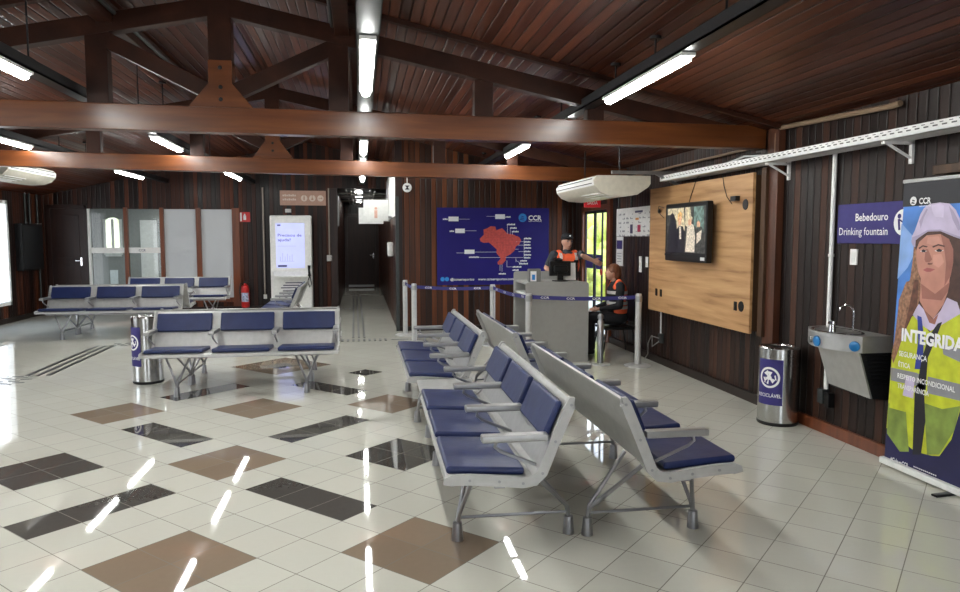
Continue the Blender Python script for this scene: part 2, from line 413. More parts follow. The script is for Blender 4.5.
strip('tactile_strip', [((-3.78 + .16 * j + .08 * (i % 2), 11.62 + .12 * i), (-3.68 + .16 * j + .08 * (i % 2), 11.62 + .12 * i)) for i in range(3) for j in range(8)], 'black dashed warning patch behind the left litter bin', .04)
strip('tactile_strip', [((-.13 + .09 * k, 11.9), (-.20 + .09 * k, 20.5)) for k in (0, 1, 2)], 'three black guide lines running down into the corridor', .035)
strip('tactile_strip', [((-.38 + .085 * k, 11.5), (-.38 + .085 * k, 11.75)) for k in range(10)], 'row of short black bars across the corridor mouth', .035)
strip('tactile_strip', [((-.45 + .1 * k, 16.7), (-.45 + .1 * k, 16.95)) for k in range(3)] + [((.2 + .1 * k, 16.7), (.2 + .1 * k, 16.95)) for k in range(4)], 'black bars across the floor deep in the corridor', .04)
strip('tactile_strip', [((.48, 11.62), (.75, 11.60))], 'single black line from corridor mouth to the first white queue post', .05)

# ------------------------------------------------------------------ doors and windows
def lever(parent, x, y, z, s=1, name='door_handle'):
    b = MB().box(x - .02, x + .02, y - .012, y, z - .09, z + .09, .004); b.tube([(x, y, z + .02), (x, y - .05, z + .02), (x - .11 * s, y - .05, z + .02)], .009)
    return b.build(name, M_chrome, parent)
p = bpy.data.objects.new('door_1', None); COL.objects.link(p); p.location = (-6.2, YB, 0); p['_o'] = [-6.2, YB, 0]; struct(p)
b = MB().box(-6.52, -5.86, YB - .03, YB, 0.01, 2.26, .004)
for z0, z1 in ((.2, 1.05), (1.2, 2.12)): b.box(-6.42, -5.96, YB - .04, YB - .03, z0, z1, .008)
b.build('leaf', M_doorw, p)
b = MB(); b.box(-6.6, -6.52, YB - .05, YB, 0, 2.34, .006); b.box(-5.86, -5.80, YB - .05, YB, 0, 2.34, .006); b.box(-6.6, -5.80, YB - .05, YB, 2.26, 2.34, .006)
b.build('frame', M_doorw, p); lever(p, -5.94, YB - .03, 1.12)
p = bpy.data.objects.new('door_2', None); COL.objects.link(p); p.location = (0, YE, 0); p['_o'] = [0, YE, 0]; struct(p)
b = MB().box(-.40, .50, YE - .04, YE - .002, .02, 2.30, .004); b.build('leaf', M_doorw, p)
b = MB(); b.box(-.49, -.40, YE - .06, YE - .002, 0, 2.4, .006); b.box(.50, .60, YE - .06, YE - .002, 0, 2.4, .006); b.box(-.49, .6, YE - .06, YE - .002, 2.3, 2.4, .006); b.build('frame', M_doorw, p)
MB().box(-.38, .44, YE - .05, YE - .04, .03, .10).build('kick_plate', M_alu, p); lever(p, .42, YE - .04, 1.05)  # pale metal strip stands in for the slit of light under the door
# glazed back partition
p = bpy.data.objects.new('window_2', None); COL.objects.link(p); p.location = (GX0, YB, GZ0); p['_o'] = [GX0, YB, GZ0]; struct(p)
for k, (x0, x1) in enumerate(((-5.063, -4.981), (-4.321, -4.238), (-3.568, -3.462), (-2.802, -2.64))):
    MB().box(x0, x1, YB - .05, YB + .06, GZ0 - .2, GZ1 + .03, .006).build('mullion', M_trimr, p)
MB().box(GX0 - .03, GX1 + .03, YB - .03, YB + .05, GZ0 - .1, GZ0, .005).build('sill', M_trimr, p)
MB().box(GX0 - .04, GX0 + .01, YB - .03, YB + .05, GZ0, GZ1, .005).build('frame', M_white, p)
M_frost = mat('frosted_film', (.56, .58, .60), .35, var=.03, scale=1.5)
for x0, x1, m in ((GX0, -5.06, M_glass), (-4.985, -4.32, M_glass), (-4.24, -3.56, M_frost), (-3.47, -2.79, M_frost)):
    MB().box(x0, x1, YB + .01, YB + .018, GZ0, GZ1).build('pane', m, p, smooth=0)
b = MB(); b.box(GX0, -5.06, YB + .004, YB + .009, 1.30, 1.42); b.box(-4.985, -4.32, YB + .004, YB + .009, 1.30, 1.42); b.build('film_band', M_white, p)
b = MB(); b.text('CCR', (-4.78, YB + .003, 1.335), (1, 0, 0), (0, 0, 1), height=.05, bold=.01); b.build('lettering', M_ink, p)
# room behind the partition
M_offw = mat('office_grey', (.30, .31, .30), .7)
struct(MB().box(-7.0, CL - .14, YB + 2.8, YB + 2.9, 0, 2.7).build('wall_office', M_offw, smooth=0))
struct(MB().box(-7.05, -6.95, YB + WT, YB + 2.9, 0, 2.7).build('wall_office_left', M_offw, smooth=0))
struct(MB().box(-7.05, CL - .14, YB + WT, YB + 2.9, 2.66, 2.72).build('ceiling_office', M_offw, smooth=0))
yy = YB + 2.8
p = bpy.data.objects.new('window_3', None); COL.objects.link(p); p.location = (-6.17, yy, 1.2); p['_o'] = [-6.17, yy, 1.2]; struct(p)
pts = [(-6.05, yy - .02, 1.2)] + [(-5.62 + .0, yy - .02, 1.2)]
xa, xb, zt = -6.36, -5.98, 1.98
arc = [(xa + (xb - xa) * (.5 - .5 * math.cos(PI * k / 10)), yy - .02, zt + .16 * math.sin(PI * k / 10)) for k in range(11)]
MB().prism([(xb, yy - .02, 1.22), (xa, yy - .02, 1.22)] + arc, (0, .015, 0)).build('pane', mat('daylit_pane', (.95, .93, .62), .5, emit=1.1, var=.35, scale=5), p)
b = MB(); 
for x in (xa, (xa + xb) / 2, xb): b.box(x - .03, x + .03, yy - .05, yy - .015, 1.2, 2.1)
b.box(xa, xb, yy - .05, yy - .015, 1.16, 1.24); b.build('frame', M_white, p)
p = bpy.data.objects.new('door_4', None); COL.objects.link(p); p.location = (-5.3, yy, 0); p['_o'] = [-5.3, yy, 0]; struct(p)
MB().box(-5.52, -5.12, yy - .04, yy - .005, 0, 2.08, .004).build('leaf', M_wplas, p)
q0, q1 = onY(110, 270, YB + .018), onY(118.5, 284, YB + .018)
tag(MB().box(q0.x, q1.x, YB + .018, YB + .022, q1.z, q0.z).build('paper_notice', M_white, loc=((q0.x + q1.x) / 2, YB + .02, q1.z), smooth=0), 'white paper stuck to the leftmost glass pane of the partition', 'paper')
# left windows
M_day = glassmat('window_glass', (.97, .98, 1.0), .9)
for i, (y0, y1) in enumerate(((WL0, WL1), (6.0, 8.6))):
    nm = ('window_1', 'window_4', 'window_5')[i]
    p = bpy.data.objects.new(nm, None); COL.objects.link(p); p.location = (XL, y0, .34); p['_o'] = [XL, y0, .34]; struct(p)
    b = MB()
    for ya, yb, za, zb in ((y0, y0 + .07, .34, 2.35), (y1 - .07, y1, .34, 2.35), (y0, y1, .34, .41), (y0, y1, 2.28, 2.35), ((y0 + y1) / 2 - .03, (y0 + y1) / 2 + .03, .34, 2.35)):
        b.box(XL - .1, XL + .03, ya, yb, za, zb, .005)
    b.build('frame', M_white, p)
    MB().poly([(XL - .055, y0 + .07, .41), (XL - .055, y1 - .07, .41), (XL - .055, y1 - .07, 2.28), (XL - .055, y0 + .07, 2.28)]).build('pane', M_day, p, smooth=0)
# front (behind the viewer) glass openings
for i, (x0, x1) in enumerate(((-4.6, -2.8), (.6, 2.4))):
    p = bpy.data.objects.new('window_%d' % (6 + i), None); COL.objects.link(p); p.location = (x0, YF, 0); p['_o'] = [x0, YF, 0]; struct(p)
    b = MB()
    for xa, xb, za, zb in ((x0, x0 + .06, 0, 2.35), (x1 - .06, x1, 0, 2.35), ((x0 + x1) / 2 - .04, (x0 + x1) / 2 + .04, 0, 2.35), (x0, x1, 2.27, 2.35)): b.box(xa, xb, YF - .09, YF + .02, za, zb, .004)
    b.build('frame', M_trimr, p)
# right glazed door
p = bpy.data.objects.new('door_3', None); COL.objects.link(p); p.location = (XR, DY0, 0); p['_o'] = [XR, DY0, 0]; struct(p)
b = MB(); b.box(XR - .04, XR + .05, DY1 - .05, DY1 + .03, 0, DZ + .06, .004); b.box(XR - .04, XR + .05, DY0 - .02, DY0 + .03, 0, DZ + .06, .004); b.box(XR - .04, XR + .05, DY0, DY1, DZ - .02, DZ + .06, .004)
b.build('frame', M_trimr, p)
b = MB()
for y in (10.89, 11.20, 11.54, 11.60, 12.06): b.box(XR + .0, XR + .025, y, y + .035, 0, DZ - .02, .003)
b.box(XR + .0, XR + .025, 10.89, 12.1, 0, .08); b.box(XR + .0, XR + .025, 10.89, 12.1, DZ - .07, DZ - .02); b.build('stile', M_blackm, p)
MB().poly([(XR + .012, 10.9, .08), (XR + .012, 12.1, .08), (XR + .012, 12.1, DZ - .06), (XR + .012, 10.9, DZ - .06)]).build('pane', M_day, p, smooth=0)
b = MB(); b.box(XR + .004, XR + .008, 11.24, 11.50, 1.12, 1.36); b.box(XR + .004, XR + .008, 11.66, 12.04, 1.12, 1.36); b.build('blue_sticker', M_navy, p)
MB().lathe([(0, 0), (.055, 0), (.055, .006), (0, .006)], (XR - .004, 11.22, 1.08), 20, 'X').build('red_sticker', M_redp, p)
# outside: paving and shrubs
struct(MB().box(XR + .2, XR + 9, 3, 26, -.1, -.02).build('ground_outside', M_pave, smooth=0))
for i, (x, y, r) in enumerate(((7.2, 18.6, 1.3), (9.6, 24.6, 2.1), (6.6, 22.6, 1.2), (5.6, 15.9, .5))):
    b = MB()
    for k in range(40):
        v = Vector((random.gauss(0, 1), random.gauss(0, 1), random.gauss(0, 1))).normalized() * r * random.uniform(.5, 1)
        b.ell((x + v.x, y + v.y, max(.3, r * 1.0 + v.z)), (r * .33,) * 3, 8, 6)
    b.tube([(x, y, -.02), (x, y, r)], .08)
    tag(b.build('shrub', M_leaf, loc=(x, y, -.02)), ('bushy yellow-green shrub outside the glazed door', 'largest tree crown beyond the glazed door', 'rounded shrub behind the nearer one outside', 'low bush close outside the glazed door')[i], 'shrub')

# ------------------------------------------------------------------ roof trusses
def truss(Y, label, zc0, dz, ch):
    t = thing('roof_truss', label, 'roof truss', (CX, Y, 2.55)); w = .14
    y0, y1 = Y - w / 2, Y + w / 2
    def zc(x): return zc0 - dz * (x - CX)
    MB().bar((XL, Y, zc(XL)), (XR - .02, Y, zc(XR)), w, ch, .008).build('bottom_chord', M_beam, t)
    for s in (-1, 1):
        xe = XR - .1 if s > 0 else XL + .1
        MB().bar((CX, Y, 3.575), (xe, Y, 3.575 - .205 * abs(xe - CX)), w * .9, .155, .008).build('rafter', M_beamd, t)
        MB().bar((CX + s * .1, Y, 2.87), (CX + s * .98, Y, 3.30), w * .8, .13, .008).build('diagonal_brace', M_beamd, t)
        for d, ww in ((.97, .17), (2.24, .17), (3.28, .16)):
            x = CX + s * d; MB().box(x - ww / 2, x + ww / 2, y0 + .012, y1 - .012, zc(x) + .10, 3.5 - .205 * d, .008).build('web_post', M_beamd, t)
    MB().box(CX - .095, CX + .095, y0 + .005, y1 - .005, 3.08, 3.72, .008).build('king_post', M_beamd, t)
    b = MB().prism([(CX - .26, y0 - .015, zc(CX) + .1), (CX + .26, y0 - .015, zc(CX) + .1), (CX + .095, y0 - .015, 2.93), (CX + .095, y0 - .015, 3.12), (CX - .095, y0 - .015, 3.12), (CX - .095, y0 - .015, 2.93)], (0, w + .03, 0))
    g = b.build('gusset_plate', M_beam, t, smooth=0)
    for x, z in ((0, 3.06), (0, 2.90), (0, 2.80)):
        b = MB().lathe([(0, -.008), (.015, -.006), (.018, 0), (0, 0.001)], (CX + x, y0 - .015, z), 10, 'Y')
        b.build('bolt', M_blackm, g)
    return t
truss(6.5, 'nearest dark timber roof truss with king post and pale gusset plate', 2.634, .0072, .213)
truss(10.15, 'second timber roof truss, just in front of the map poster wall', 2.603, .013, .20)
for x, l in ((-2.03, 'timber purlin under the boards left of the king posts'), (-.13, 'timber purlin under the boards right of the king posts')):
    z = roof(x) - .02
    t = thing('purlin', l, 'roof beam', (x, 4, z - .2))
    MB().box(x - .06, x + .06, YF, YB, z - .16, z, .006).build('timber', M_beamd, t)
    MB().tube([(x - .08 if x > -1 else x + .08, YF + .5, z - .08), (x - .08 if x > -1 else x + .08, 12, z - .08)], .018).build('conduit', M_duct, t)
for s, l in ((1, 'dark cover strip across the ceiling boards, right roof slope'), (-1, 'dark cover strip across the ceiling boards, left roof slope')):
    xe = XR if s > 0 else XL; o = MB().bar((CX, 6.15, roof(CX) - .02), (xe, 6.15, roof(xe) - .02), .07, .04, .004).build('ceiling_strip', M_beamd, loc=(CX, 6.15, roof(CX) - .04)); tag(o, l, 'ceiling trim')

# ------------------------------------------------------------------ lighting rails and tube lights
rails = ((-4.12, 'far left'), (-2.31, 'left'), (.06, 'middle'), (2.06, 'right'))
bays = [(-2.6, -1.2), (-.3, 1.1), (2.0, 3.4), (4.4, 5.85), (6.98, 7.95), (8.85, 10.05), (11.45, 12.7), (13.4, 14.85)]
order = {3: 'nearest the camera', 4: 'just behind the nearest truss', 5: 'just in front of the second truss', 6: 'just behind the second truss', 7: 'farthest down the hall'}
for x, nm in rails:
    ye = 16.6 if x < 1.5 else 12.5
    t = thing('cable_channel', 'black hanging lighting channel of the %s row of tube lights' % nm, 'lighting rail', (x, 4, 2.8))
    b = MB(); w = .055 if nm != 'middle' else .07
    b.box(x - w, x + w, YF + .3, ye, 2.815, 2.83); b.box(x - w, x - w + .006, YF + .3, ye, 2.815, 2.90); b.box(x + w - .006, x + w, YF + .3, ye, 2.815, 2.90)
    b.build('channel', M_duct if nm == 'middle' else M_blackm, t)  # middle channel is black too; its lit look is put into the grey
    for y in (.5, 2.2, 3.9, 4.9, 5.7, 7.3, 8.3, 9.3, 11.0, 12.0):
        b = MB().tube([(x, y, 2.85), (x, y, roof(x))], .007, 6); b.tube([(x - .05, y, 2.83), (x - .045, y, 2.9), (x, y, 2.93), (x + .045, y, 2.9), (x + .05, y, 2.83)], .007, 6)
        b.lathe([(0, 0), (.04, 0), (.04, .02), (0, .02)], (x, y, roof(x) - .03), 12); b.build('hanger_rod', M_blackm, t)
    for k, (y0, y1) in enumerate(bays):
        if k == 0 or nm == 'right' and k in (2, 6, 7): continue
        if nm == 'middle' and k == 3: y0 -= .05
        if nm == 'left' and k == 3: y1 = 5.62
        where = order.get(k, 'behind the camera')  # unseen low bays, added to brighten the near floor
        lt = thing('tube_light', ('white lit tube light of the %s row, %s' % (nm, where)) if k > 2 else 'white tube light of the %s row, hung behind the camera' % nm, 'ceiling light', (x, (y0 + y1) / 2, 2.76), 'tube lights under the roof')
        MB().box(x - .05, x + .05, y0 - .03, y1 + .03, 2.79, 2.814, .004).build('housing', M_wplas, lt)
        b = MB().prism([(x - .034, y0, 2.79), (x - .03, y0, 2.765), (x - .012, y0, 2.752), (x + .012, y0, 2.752), (x + .03, y0, 2.765), (x + .034, y0, 2.79)], (0, y1 - y0, 0))
        b.build('diffuser', M_lamp, lt)
for k, y in enumerate((18.0, 20.0, 22.2)):
    lt = thing('corridor_light', 'small lit lamp on the corridor ceiling, %s' % ('nearest', 'middle of three', 'farthest')[k], 'ceiling light', (0, y, 2.7))
    MB().lathe([(0, 0), (.06, .0), (.09, .03), (.09, .045), (0, .045)], (-.02, y, 2.70), 16).build('globe', mat('lit_globe', (1, .98, .94),   .5, emit=60, var=0), lt)
b = MB()
for x, z in ((-.3, 2.72), (-.2, 2.70), (.25, 2.72), (.35, 2.69)): b.tube([(x, 17, z), (x, 23.7, z)], .022)
for y in (17.5, 18.6, 19.4, 21): b.tube([(CL, y, 2.68), (CR, y, 2.68)], .02)
tag(b.build('ceiling_pipes', M_ssm), 'metal pipes crossing the dark corridor ceiling', 'pipes')

# ------------------------------------------------------------------ benches (seat faces -X, base between the rear feet)
PROF = [(-.722, .425), (-.716, .452), (-.69, .462), (-.60, .460), (-.45, .447), (-.33, .432), (-.275, .440), (-.245, .470), (-.18, .63), (-.10, .815), (-.085, .835), (-.068, .832)]
def offs(pr, t):
    out = []
    for i, p in enumerate(pr):
        a = Vector(pr[max(i - 1, 0)]); c = Vector(pr[min(i + 1, len(pr) - 1)]); d = (c - a).normalized(); out.append((p[0] + d.y * t, p[1] - d.x * t))
    return out
def band(b, pr, t, y0, y1, t0=0):
    A = offs(pr, t0); B = offs(pr, t)
    for i in range(len(pr) - 1):
        q = [A[i], A[i + 1], B[i + 1], B[i]]
        va = [b.bm.verts.new((x, y0, z)) for x, z in q]; vb = [b.bm.verts.new((x, y1, z)) for x, z in q]
        b._tag([b.bm.faces.new(va), b.bm.faces.new(vb[::-1])] + [b.bm.faces.new((va[(k + 1) % 4], va[k], vb[k], vb[(k + 1) % 4])) for k in range(4)])
    bmesh.ops.remove_doubles(b.bm, verts=b.bm.verts, dist=.0004)
def pad(x0, x1, w, h):
    b = MB().box(x0, x1, -w / 2, w / 2, 0, h, .018, seg=3); return b
def make_bench(label):
    L = 1.98; hl = L / 2; p = L / 3
    t = thing('airport_bench', label, 'bench')
    b = MB(); band(b, PROF, .014, -hl + .01, hl - .01); b.build('seat_shell', M_shell, t)
    for s in (-1, 1):
        b = MB(); y = s * hl; band(b, PROF, .042, min(y, y - s * .025), max(y, y - s * .025), -.012); e = b.build('end_plate', M_shell, t)
        b = MB(); q = offs(PROF, .016)
        for i in (3, 4, 5, 7, 8, 9): b.lathe([(0, -.002), (.008, -.002), (.008, .002), (0, .002)], (q[i][0], y + s * .001, q[i][1]), 8, 'Y')
        b.build('bolt', M_legm, e)
    for k in (-1, 0, 1):
        y = k * p
        mx = Matrix.Translation((-.715, y, .466)) @ Matrix.Rotation(math.radians(3.3), 4, 'Y')
        b = MB().box(0, .40, -.29, .29, 0, .04, .016, mx, 3); b.build('seat_pad', M_blue, t)
        a = math.atan2(.185, .08)
        mx = Matrix.Translation((-.192, y, .62)) @ Matrix.Rotation(-math.radians(66.5), 4, 'Y')
        b = MB().box(0, .205, -.285, .285, .004, .04, .014, mx, 3); b.build('back_pad', M_blue, t)
    for k in range(4):
        y = -hl + .03 + k * (L - .06) / 3
        a = MB().box(-.54, -.20, y - .032, y + .032, .626, .664, .009).build('armrest', M_alu, t)
        MB().tube([(-.46, y, .637), (-.47, y, .60), (-.44, y, .575), (-.26, y, .50)], .009, 6).build('strut', M_legm, a)
    MB().box(-.47, -.41, -hl + .05, hl - .05, .375, .43, .006).build('beam', M_legm, t)
    for s in (-1, 1):
        y = s * (hl - .335); b = MB()
        for d in (-1, 1):
            b.tube([(-.625, y, .09), (-.615, y + d * .012, .15), (-.54, y + d * .13, .43)], .0125)
            b.tube([(-.0, y, .09), (-.012, y + d * .012, .16), (-.26, y + d * .13, .42)], .0125)
        b.tube([(-.62, y, .125), (-.005, y, .125)], .009)
        lg = b.build('leg_frame', M_legm, t)
        for x in (-.625, 0): MB().lathe([(0, 0), (.033, 0), (.033, .004), (.025, .10), (.013, .105), (0, .105)], (x, y, 0), 14).build('foot', M_legm, lg)
    return t
proto = make_bench('three-seat blue bench nearest the camera facing left, white side table at its far end')
first = True
def bench(x, y, rot, label, table=False):
    global first
    o = proto if first else copy_tree(proto); first = False
    o.location = (x, y, 0); o.rotation_euler = (0, 0, rot); o['label'] = label; o['group'] = 'blue padded waiting benches'; return o
R = math.radians
B3 = bench(1.11, 7.0, 0, 'blue bench facing left behind the nearest left-facing one, closest to the queue posts')
B2 = bench(1.225, 4.39, PI, 'blue bench nearest the camera whose seats face right towards the drinking fountain')
B4 = bench(1.20, 6.88, PI, 'blue bench facing right, its back to the others, closest to the grey counter')
B5 = bench(-1.235, 8.39, R(90), 'blue bench facing the camera beside the left litter bin')
B5b = bench(-1.235, 8.47, R(-90), 'blue bench back to back behind the camera-facing one beside the litter bin')
B6 = bench(-4.06, 13.1, R(90), 'blue bench facing the camera at the far left, in front of the dark door')
B6b = bench(-4.06, 13.18, R(-90), 'blue bench back to back behind the far left one, facing the glass partition')
B7 = bench(-3.64, 15.62, R(90), 'farthest blue bench, standing before the glazed partition')
B8 = bench(-.90, 12.95, 0, 'blue bench seen end-on in front of the white help kiosk')
B1 = copy_tree(proto); B1.location = (1.14, 4.43, 0); B1.rotation_euler = (0, 0, R(-1.0)); B1['group'] = 'blue padded waiting benches'
B1['label'] = 'three-seat blue bench nearest the camera facing left, white side table at its far end'
for q in (B6, B6b): q.scale = (1, 1.07, 1)
B1['_o'] = [0, 0, 0]
b = MB().box(-.715, -.26, .985, 1.50, .44, .462, .006); b.box(-.47, -.41, .9, 1.5, .375, .44, .004); b.build('table_top', M_shell, B1)
b = MB(); b.tube([(-.52, -.75, .41), (-.5, -.75, .36), (-.47, -.75, .36)], .014); b.tube([(-.47, -.72, .41), (-.44, -.72, .35)], .014); b.build('clamp', M_alu, B1)
for q in [c for c in B1.children if c.name.startswith('leg_frame')][:1]:
    c = copy_tree(q, B1); c.location.y += 1.40 - (-.655)

# ------------------------------------------------------------------ litter bins
def recyc(f, cx, cy, r, b):
    n = 40
    ring = [(cx + r * math.cos(2 * PI * k / n), cy + r * math.sin(2 * PI * k / n)) for k in range(n)]
    inn = [(cx + r * .8 * math.cos(2 * PI * k / n), cy + r * .8 * math.sin(2 * PI * k / n)) for k in range(n)]
    for k in range(n): b.poly([f(*ring[k]), f(*ring[(k + 1) % n]), f(*inn[(k + 1) % n]), f(*inn[k])])
    for k in range(3):
        a = PI / 2 + k * 2 * PI / 3
        def P(rr, da): return f(cx + r * rr * math.cos(a + da), cy + r * rr * math.sin(a + da))
        b.poly([P(.62, -.5), P(.62, .25), P(.2, .3), P(.2, -.6)]); b.poly([P(.72, .2), P(.66, .95), P(.1, .9)])
    b.poly([f(cx + r * .25 * math.cos(k), cy + r * .25 * math.sin(k)) for k in (0, 1.05, 2.1, 3.15, 4.2, 5.25)])
def litter_bin(x, y, R0, h, ang, label, half, word):
    t = thing('litter_bin', label, 'bin', (x, y, 0))
    MB().lathe([(0, 0), (R0 - .005, 0), (R0, .008), (R0, .025), (R0 - .006, .03), (0, .03)], (x, y, 0), 40).build('base_ring', M_black, t)
    MB().lathe([(R0 - .008, .03), (R0 - .004, .03), (R0 - .004, h - .04), (R0 - .008, h - .04), (R0 - .012, h - .04), (R0 - .012, .03)], (x, y, 0), 48).build('drum', M_ss, t)
    MB().lathe([(0, h - .05), (R0 - .02, h - .05), (R0 - .002, h - .045), (R0 - .002, h - .012), (R0 - .012, h), (R0 - .05, h), (R0 - .06, h - .02), (0, h - .03)], (x, y, 0), 48).build('lid_ring', M_ss, t)
    MB().lathe([(0, h - .028), (R0 - .062, h - .02), (R0 - .062, h - .012), (0, h - .012)], (x, y, 0), 32).build('opening', M_black, t)
    rr = R0 + .0005
    def f0(u, v, e=0): a = ang + u / rr; return Vector((x + (rr + e) * math.cos(a), y + (rr + e) * math.sin(a), v))
    b = MB(); n = 16
    for k in range(n):
        u0, u1 = -half + 2 * half * k / n, -half + 2 * half * (k + 1) / n; b.poly([f0(u0, h * .27), f0(u1, h * .27), f0(u1, h * .85), f0(u0, h * .85)])
    lab = b.build('sticker', M_navy, t)
    b = MB(); recyc(lambda u, v: f0(u, v, .0012), 0, h * .62, half * .8, b); b.text(word, 0, (1, 0, 0), (0, 1, 0), height=.03, width=half * 1.85, align='C', f=lambda X, Y: f0(X, h * .37 + Y, .0012), bold=.01)
    b.build('lettering', M_text, lab)
litter_bin(3.655, 5.80, .175, .69, R(212), 'steel litter bin with blue recycling sticker beside the drinking fountain', .115, 'RECICLÁVEL')
litter_bin(-2.40, 8.62, .165, .76, R(222), 'steel litter bin with blue recycling sticker beside the left bench', .11, 'RECICLÁVEL')

# ------------------------------------------------------------------ kiosk and back-left wall items
kx0, kx1, ky = -1.93, -1.05, 16.2
t = thing('help_kiosk', 'white free-standing help kiosk with lit lilac screen', 'kiosk', ((kx0 + kx1) / 2, ky + .15, 0))
b = MB().box(kx0, kx1, ky, ky + .28, .04, 2.12, .03, seg=3); b.box(kx0 - .03, kx1 + .03, ky - .12, ky + .34, 0, .04, .01); b.build('cabinet', M_wplas, t)
M_scr = mat('lit_lilac_screen', (.50, .54, .92), .3, emit=.42, var=.05, scale=3)
sx0, sx1, sz0, sz1 = -1.80, -1.20, .98, 1.95
s_ = MB().box(sx0, sx1, ky - .008, ky, sz0, sz1).build('screen', M_scr, t, smooth=0)
b = MB(); X1 = (1, 0, 0); Z1 = (0, 0, 1)
b.text('Precisou de', (sx0 + .04, ky - .009, 1.66), X1, Z1, height=.06, width=.5, bold=.006); b.text('ajuda?', (sx0 + .04, ky - .009, 1.56), X1, Z1, height=.06, width=.27, bold=.006)
b.box(sx0 + .03, sx0 + .22, ky - .012, ky - .009, 1.0, 1.04); b.box(sx0 + .03, sx0 + .10, ky - .012, ky - .009, 1.89, 1.92); b.build('lettering', mat('screen_ink', (.03, .03, .14), .5), s_)
b = MB()
for k in range(5): b.box(sx0 + .03, sx0 + .42, ky - .012, ky - .009, 1.45 - .0, 1.455)
for k in range(6):
    x = sx0 + .08 + .05 * k; b.box(x, x + .008, ky - .012, ky - .009, 1.12, 1.22 + .08 * math.sin(k * 1.7) ** 2); b.box(x, x + .05, ky - .012, ky - .009, 1.12, 1.126)
b.build('line_drawing', mat('screen_line', (.34, .34, .70), .5, emit=.3), s_)
b = MB().prism([(kx0 + .10, ky - .16, .78), (kx1 - .10, ky - .16, .78), (kx1 - .06, ky, .88), (kx0 + .06, ky, .88)], (0, .0, .03)); b.build('shelf', M_wplas, t)
b = MB()
for k, (z, w) in enumerate(((.64, .36), (.585, .34), (.53, .42), (.475, .2))): b.box(-1.62 - .05 * (k % 3), -1.62 + w - .05 * (k % 3), ky - .004, ky, z, z + .022)
b.build('printed_text', M_ink, t)
MB().tube([(-1.10, ky - .05, .80), (-1.11, ky - .06, .92), (-1.105, ky - .05, 1.03)], [.035, .02, .035]).build('handset', M_black, t)
b = MB(); b.tube([(-1.10, ky - .05, .80), (-1.16, ky - .06, .6), (-1.28, ky - .06, .45), (-1.42, ky - .05, .36)], .012); b.tube([(-1.09, ky - .05, .8), (-1.06, ky - .05, .62), (-1.1, ky - .05, .55), (-1.14, ky - .05, .68)], .010); b.build('cord', M_black, t)
b = MB().box(-1.93, -1.915, ky + .08, ky + .2, 1.2, 1.35); b.build('card_slot', M_black, t)
b = MB().box(-1.76, -.75, YB - .03, YB - .012, 2.36, 2.69, .003)
sg = thing('direction_sign', 'pale pink wall sign with three round white icons above the kiosk', 'sign', (-1.25, YB - .02, 2.36)); b.build('board', M_pink, sg)
b = MB()
for x in (-1.23, -1.05, -.87): b.lathe([(0, 0), (.07, 0), (.07, .004), (0, .004)], (x, YB - .036, 2.52), 24, 'Y')
for z, w in ((2.56, .30), (2.47, .30)):
    for j in range(7): b.box(-1.70 + .043 * j, -1.668 + .043 * j, YB - .034, YB - .031, z, z + .035 + .01 * (j % 2))
b.build('icons', mat('sign_cream', (.8, .68, .6), .5), sg)
b = MB(); y = YB - .038
b.box(-1.245, -1.215, y - .002, y, 2.475, 2.55); b.lathe([(0, 0), (.014, 0), (.014, .002), (0, .002)], (-1.23, y - .002, 2.568), 12, 'Y')
b.prism([(-1.08, y, 2.48), (-1.02, y, 2.48), (-1.05, y, 2.56)], (0, -.002, 0)); b.lathe([(0, 0), (.014, 0), (.014, .002), (0, .002)], (-1.05, y - .002, 2.572), 12, 'Y')
b.box(-.91, -.85, y - .002, y, 2.513, 2.527); b.prism([(-.85, y, 2.495), (-.825, y, 2.52), (-.85, y, 2.545)], (0, -.002, 0)); b.build('pictograms', M_pink, sg)
tag(box1('sensor_box', M_wplas, (-1.65, -1.52, YB - .05, YB, 2.20, 2.28), .006), 'small white box on the wall between pink sign and kiosk', 'sensor')
sg = thing('extinguisher_sign', 'red square fire extinguisher sign with white symbol on the back wall', 'sign', (-2.53, YB - .02, 2.0))
MB().box(-2.645, -2.415, YB - .015, YB, 1.985, 2.205, .002).build('plate', M_redp, sg)
b = MB().box(-2.56, -2.50, YB - .02, YB - .015, 2.03, 2.13, .002); b.box(-2.545, -2.515, YB - .02, YB - .015, 2.13, 2.165); b.box(-2.63, -2.595, YB - .02, YB - .015, 2.0, 2.19); b.build('symbol', M_text, sg)
t = thing('fire_extinguisher', 'red fire extinguisher with white and blue label by the back wall', 'fire extinguisher', (-2.53, 16.58, 0))
x, y = -2.53, 16.58
MB().lathe([(0, .09), (.075, .09), (.088, .11), (.088, .50), (.07, .57), (.03, .60), (.025, .63), (0, .63)], (x, y, 0), 24).build('cylinder', M_redp, t)
b = MB().box(x - .02, x + .02, y - .02, y + .02, .62, .67, .004); b.bar((x - .02, y, .67), (x + .10, y, .70), .02, .014); b.bar((x - .02, y, .65), (x + .09, y, .645), .02, .012); b.build('valve', M_black, t)
MB().tube([(x - .02, y, .64), (x - .10, y - .01, .62), (x - .115, y - .01, .45), (x - .10, y - .01, .25)], .011).build('hose', M_black, t)
b = MB(); 
for k in range(8):
    a0, a1 = -PI / 2 - 1 + k * .25, -PI / 2 - 1 + (k + 1) * .25; b.poly([(x + .0892 * math.cos(a0), y + .0892 * math.sin(a0), .22), (x + .0892 * math.cos(a1), y + .0892 * math.sin(a1), .22), (x + .0892 * math.cos(a1), y + .0892 * math.sin(a1), .42), (x + .0892 * math.cos(a0), y + .0892 * math.sin(a0), .42)])
b.build('paper_label', mat('label_blue_white', (.42, .48, .75), .5, var=.6, scale=30), t)
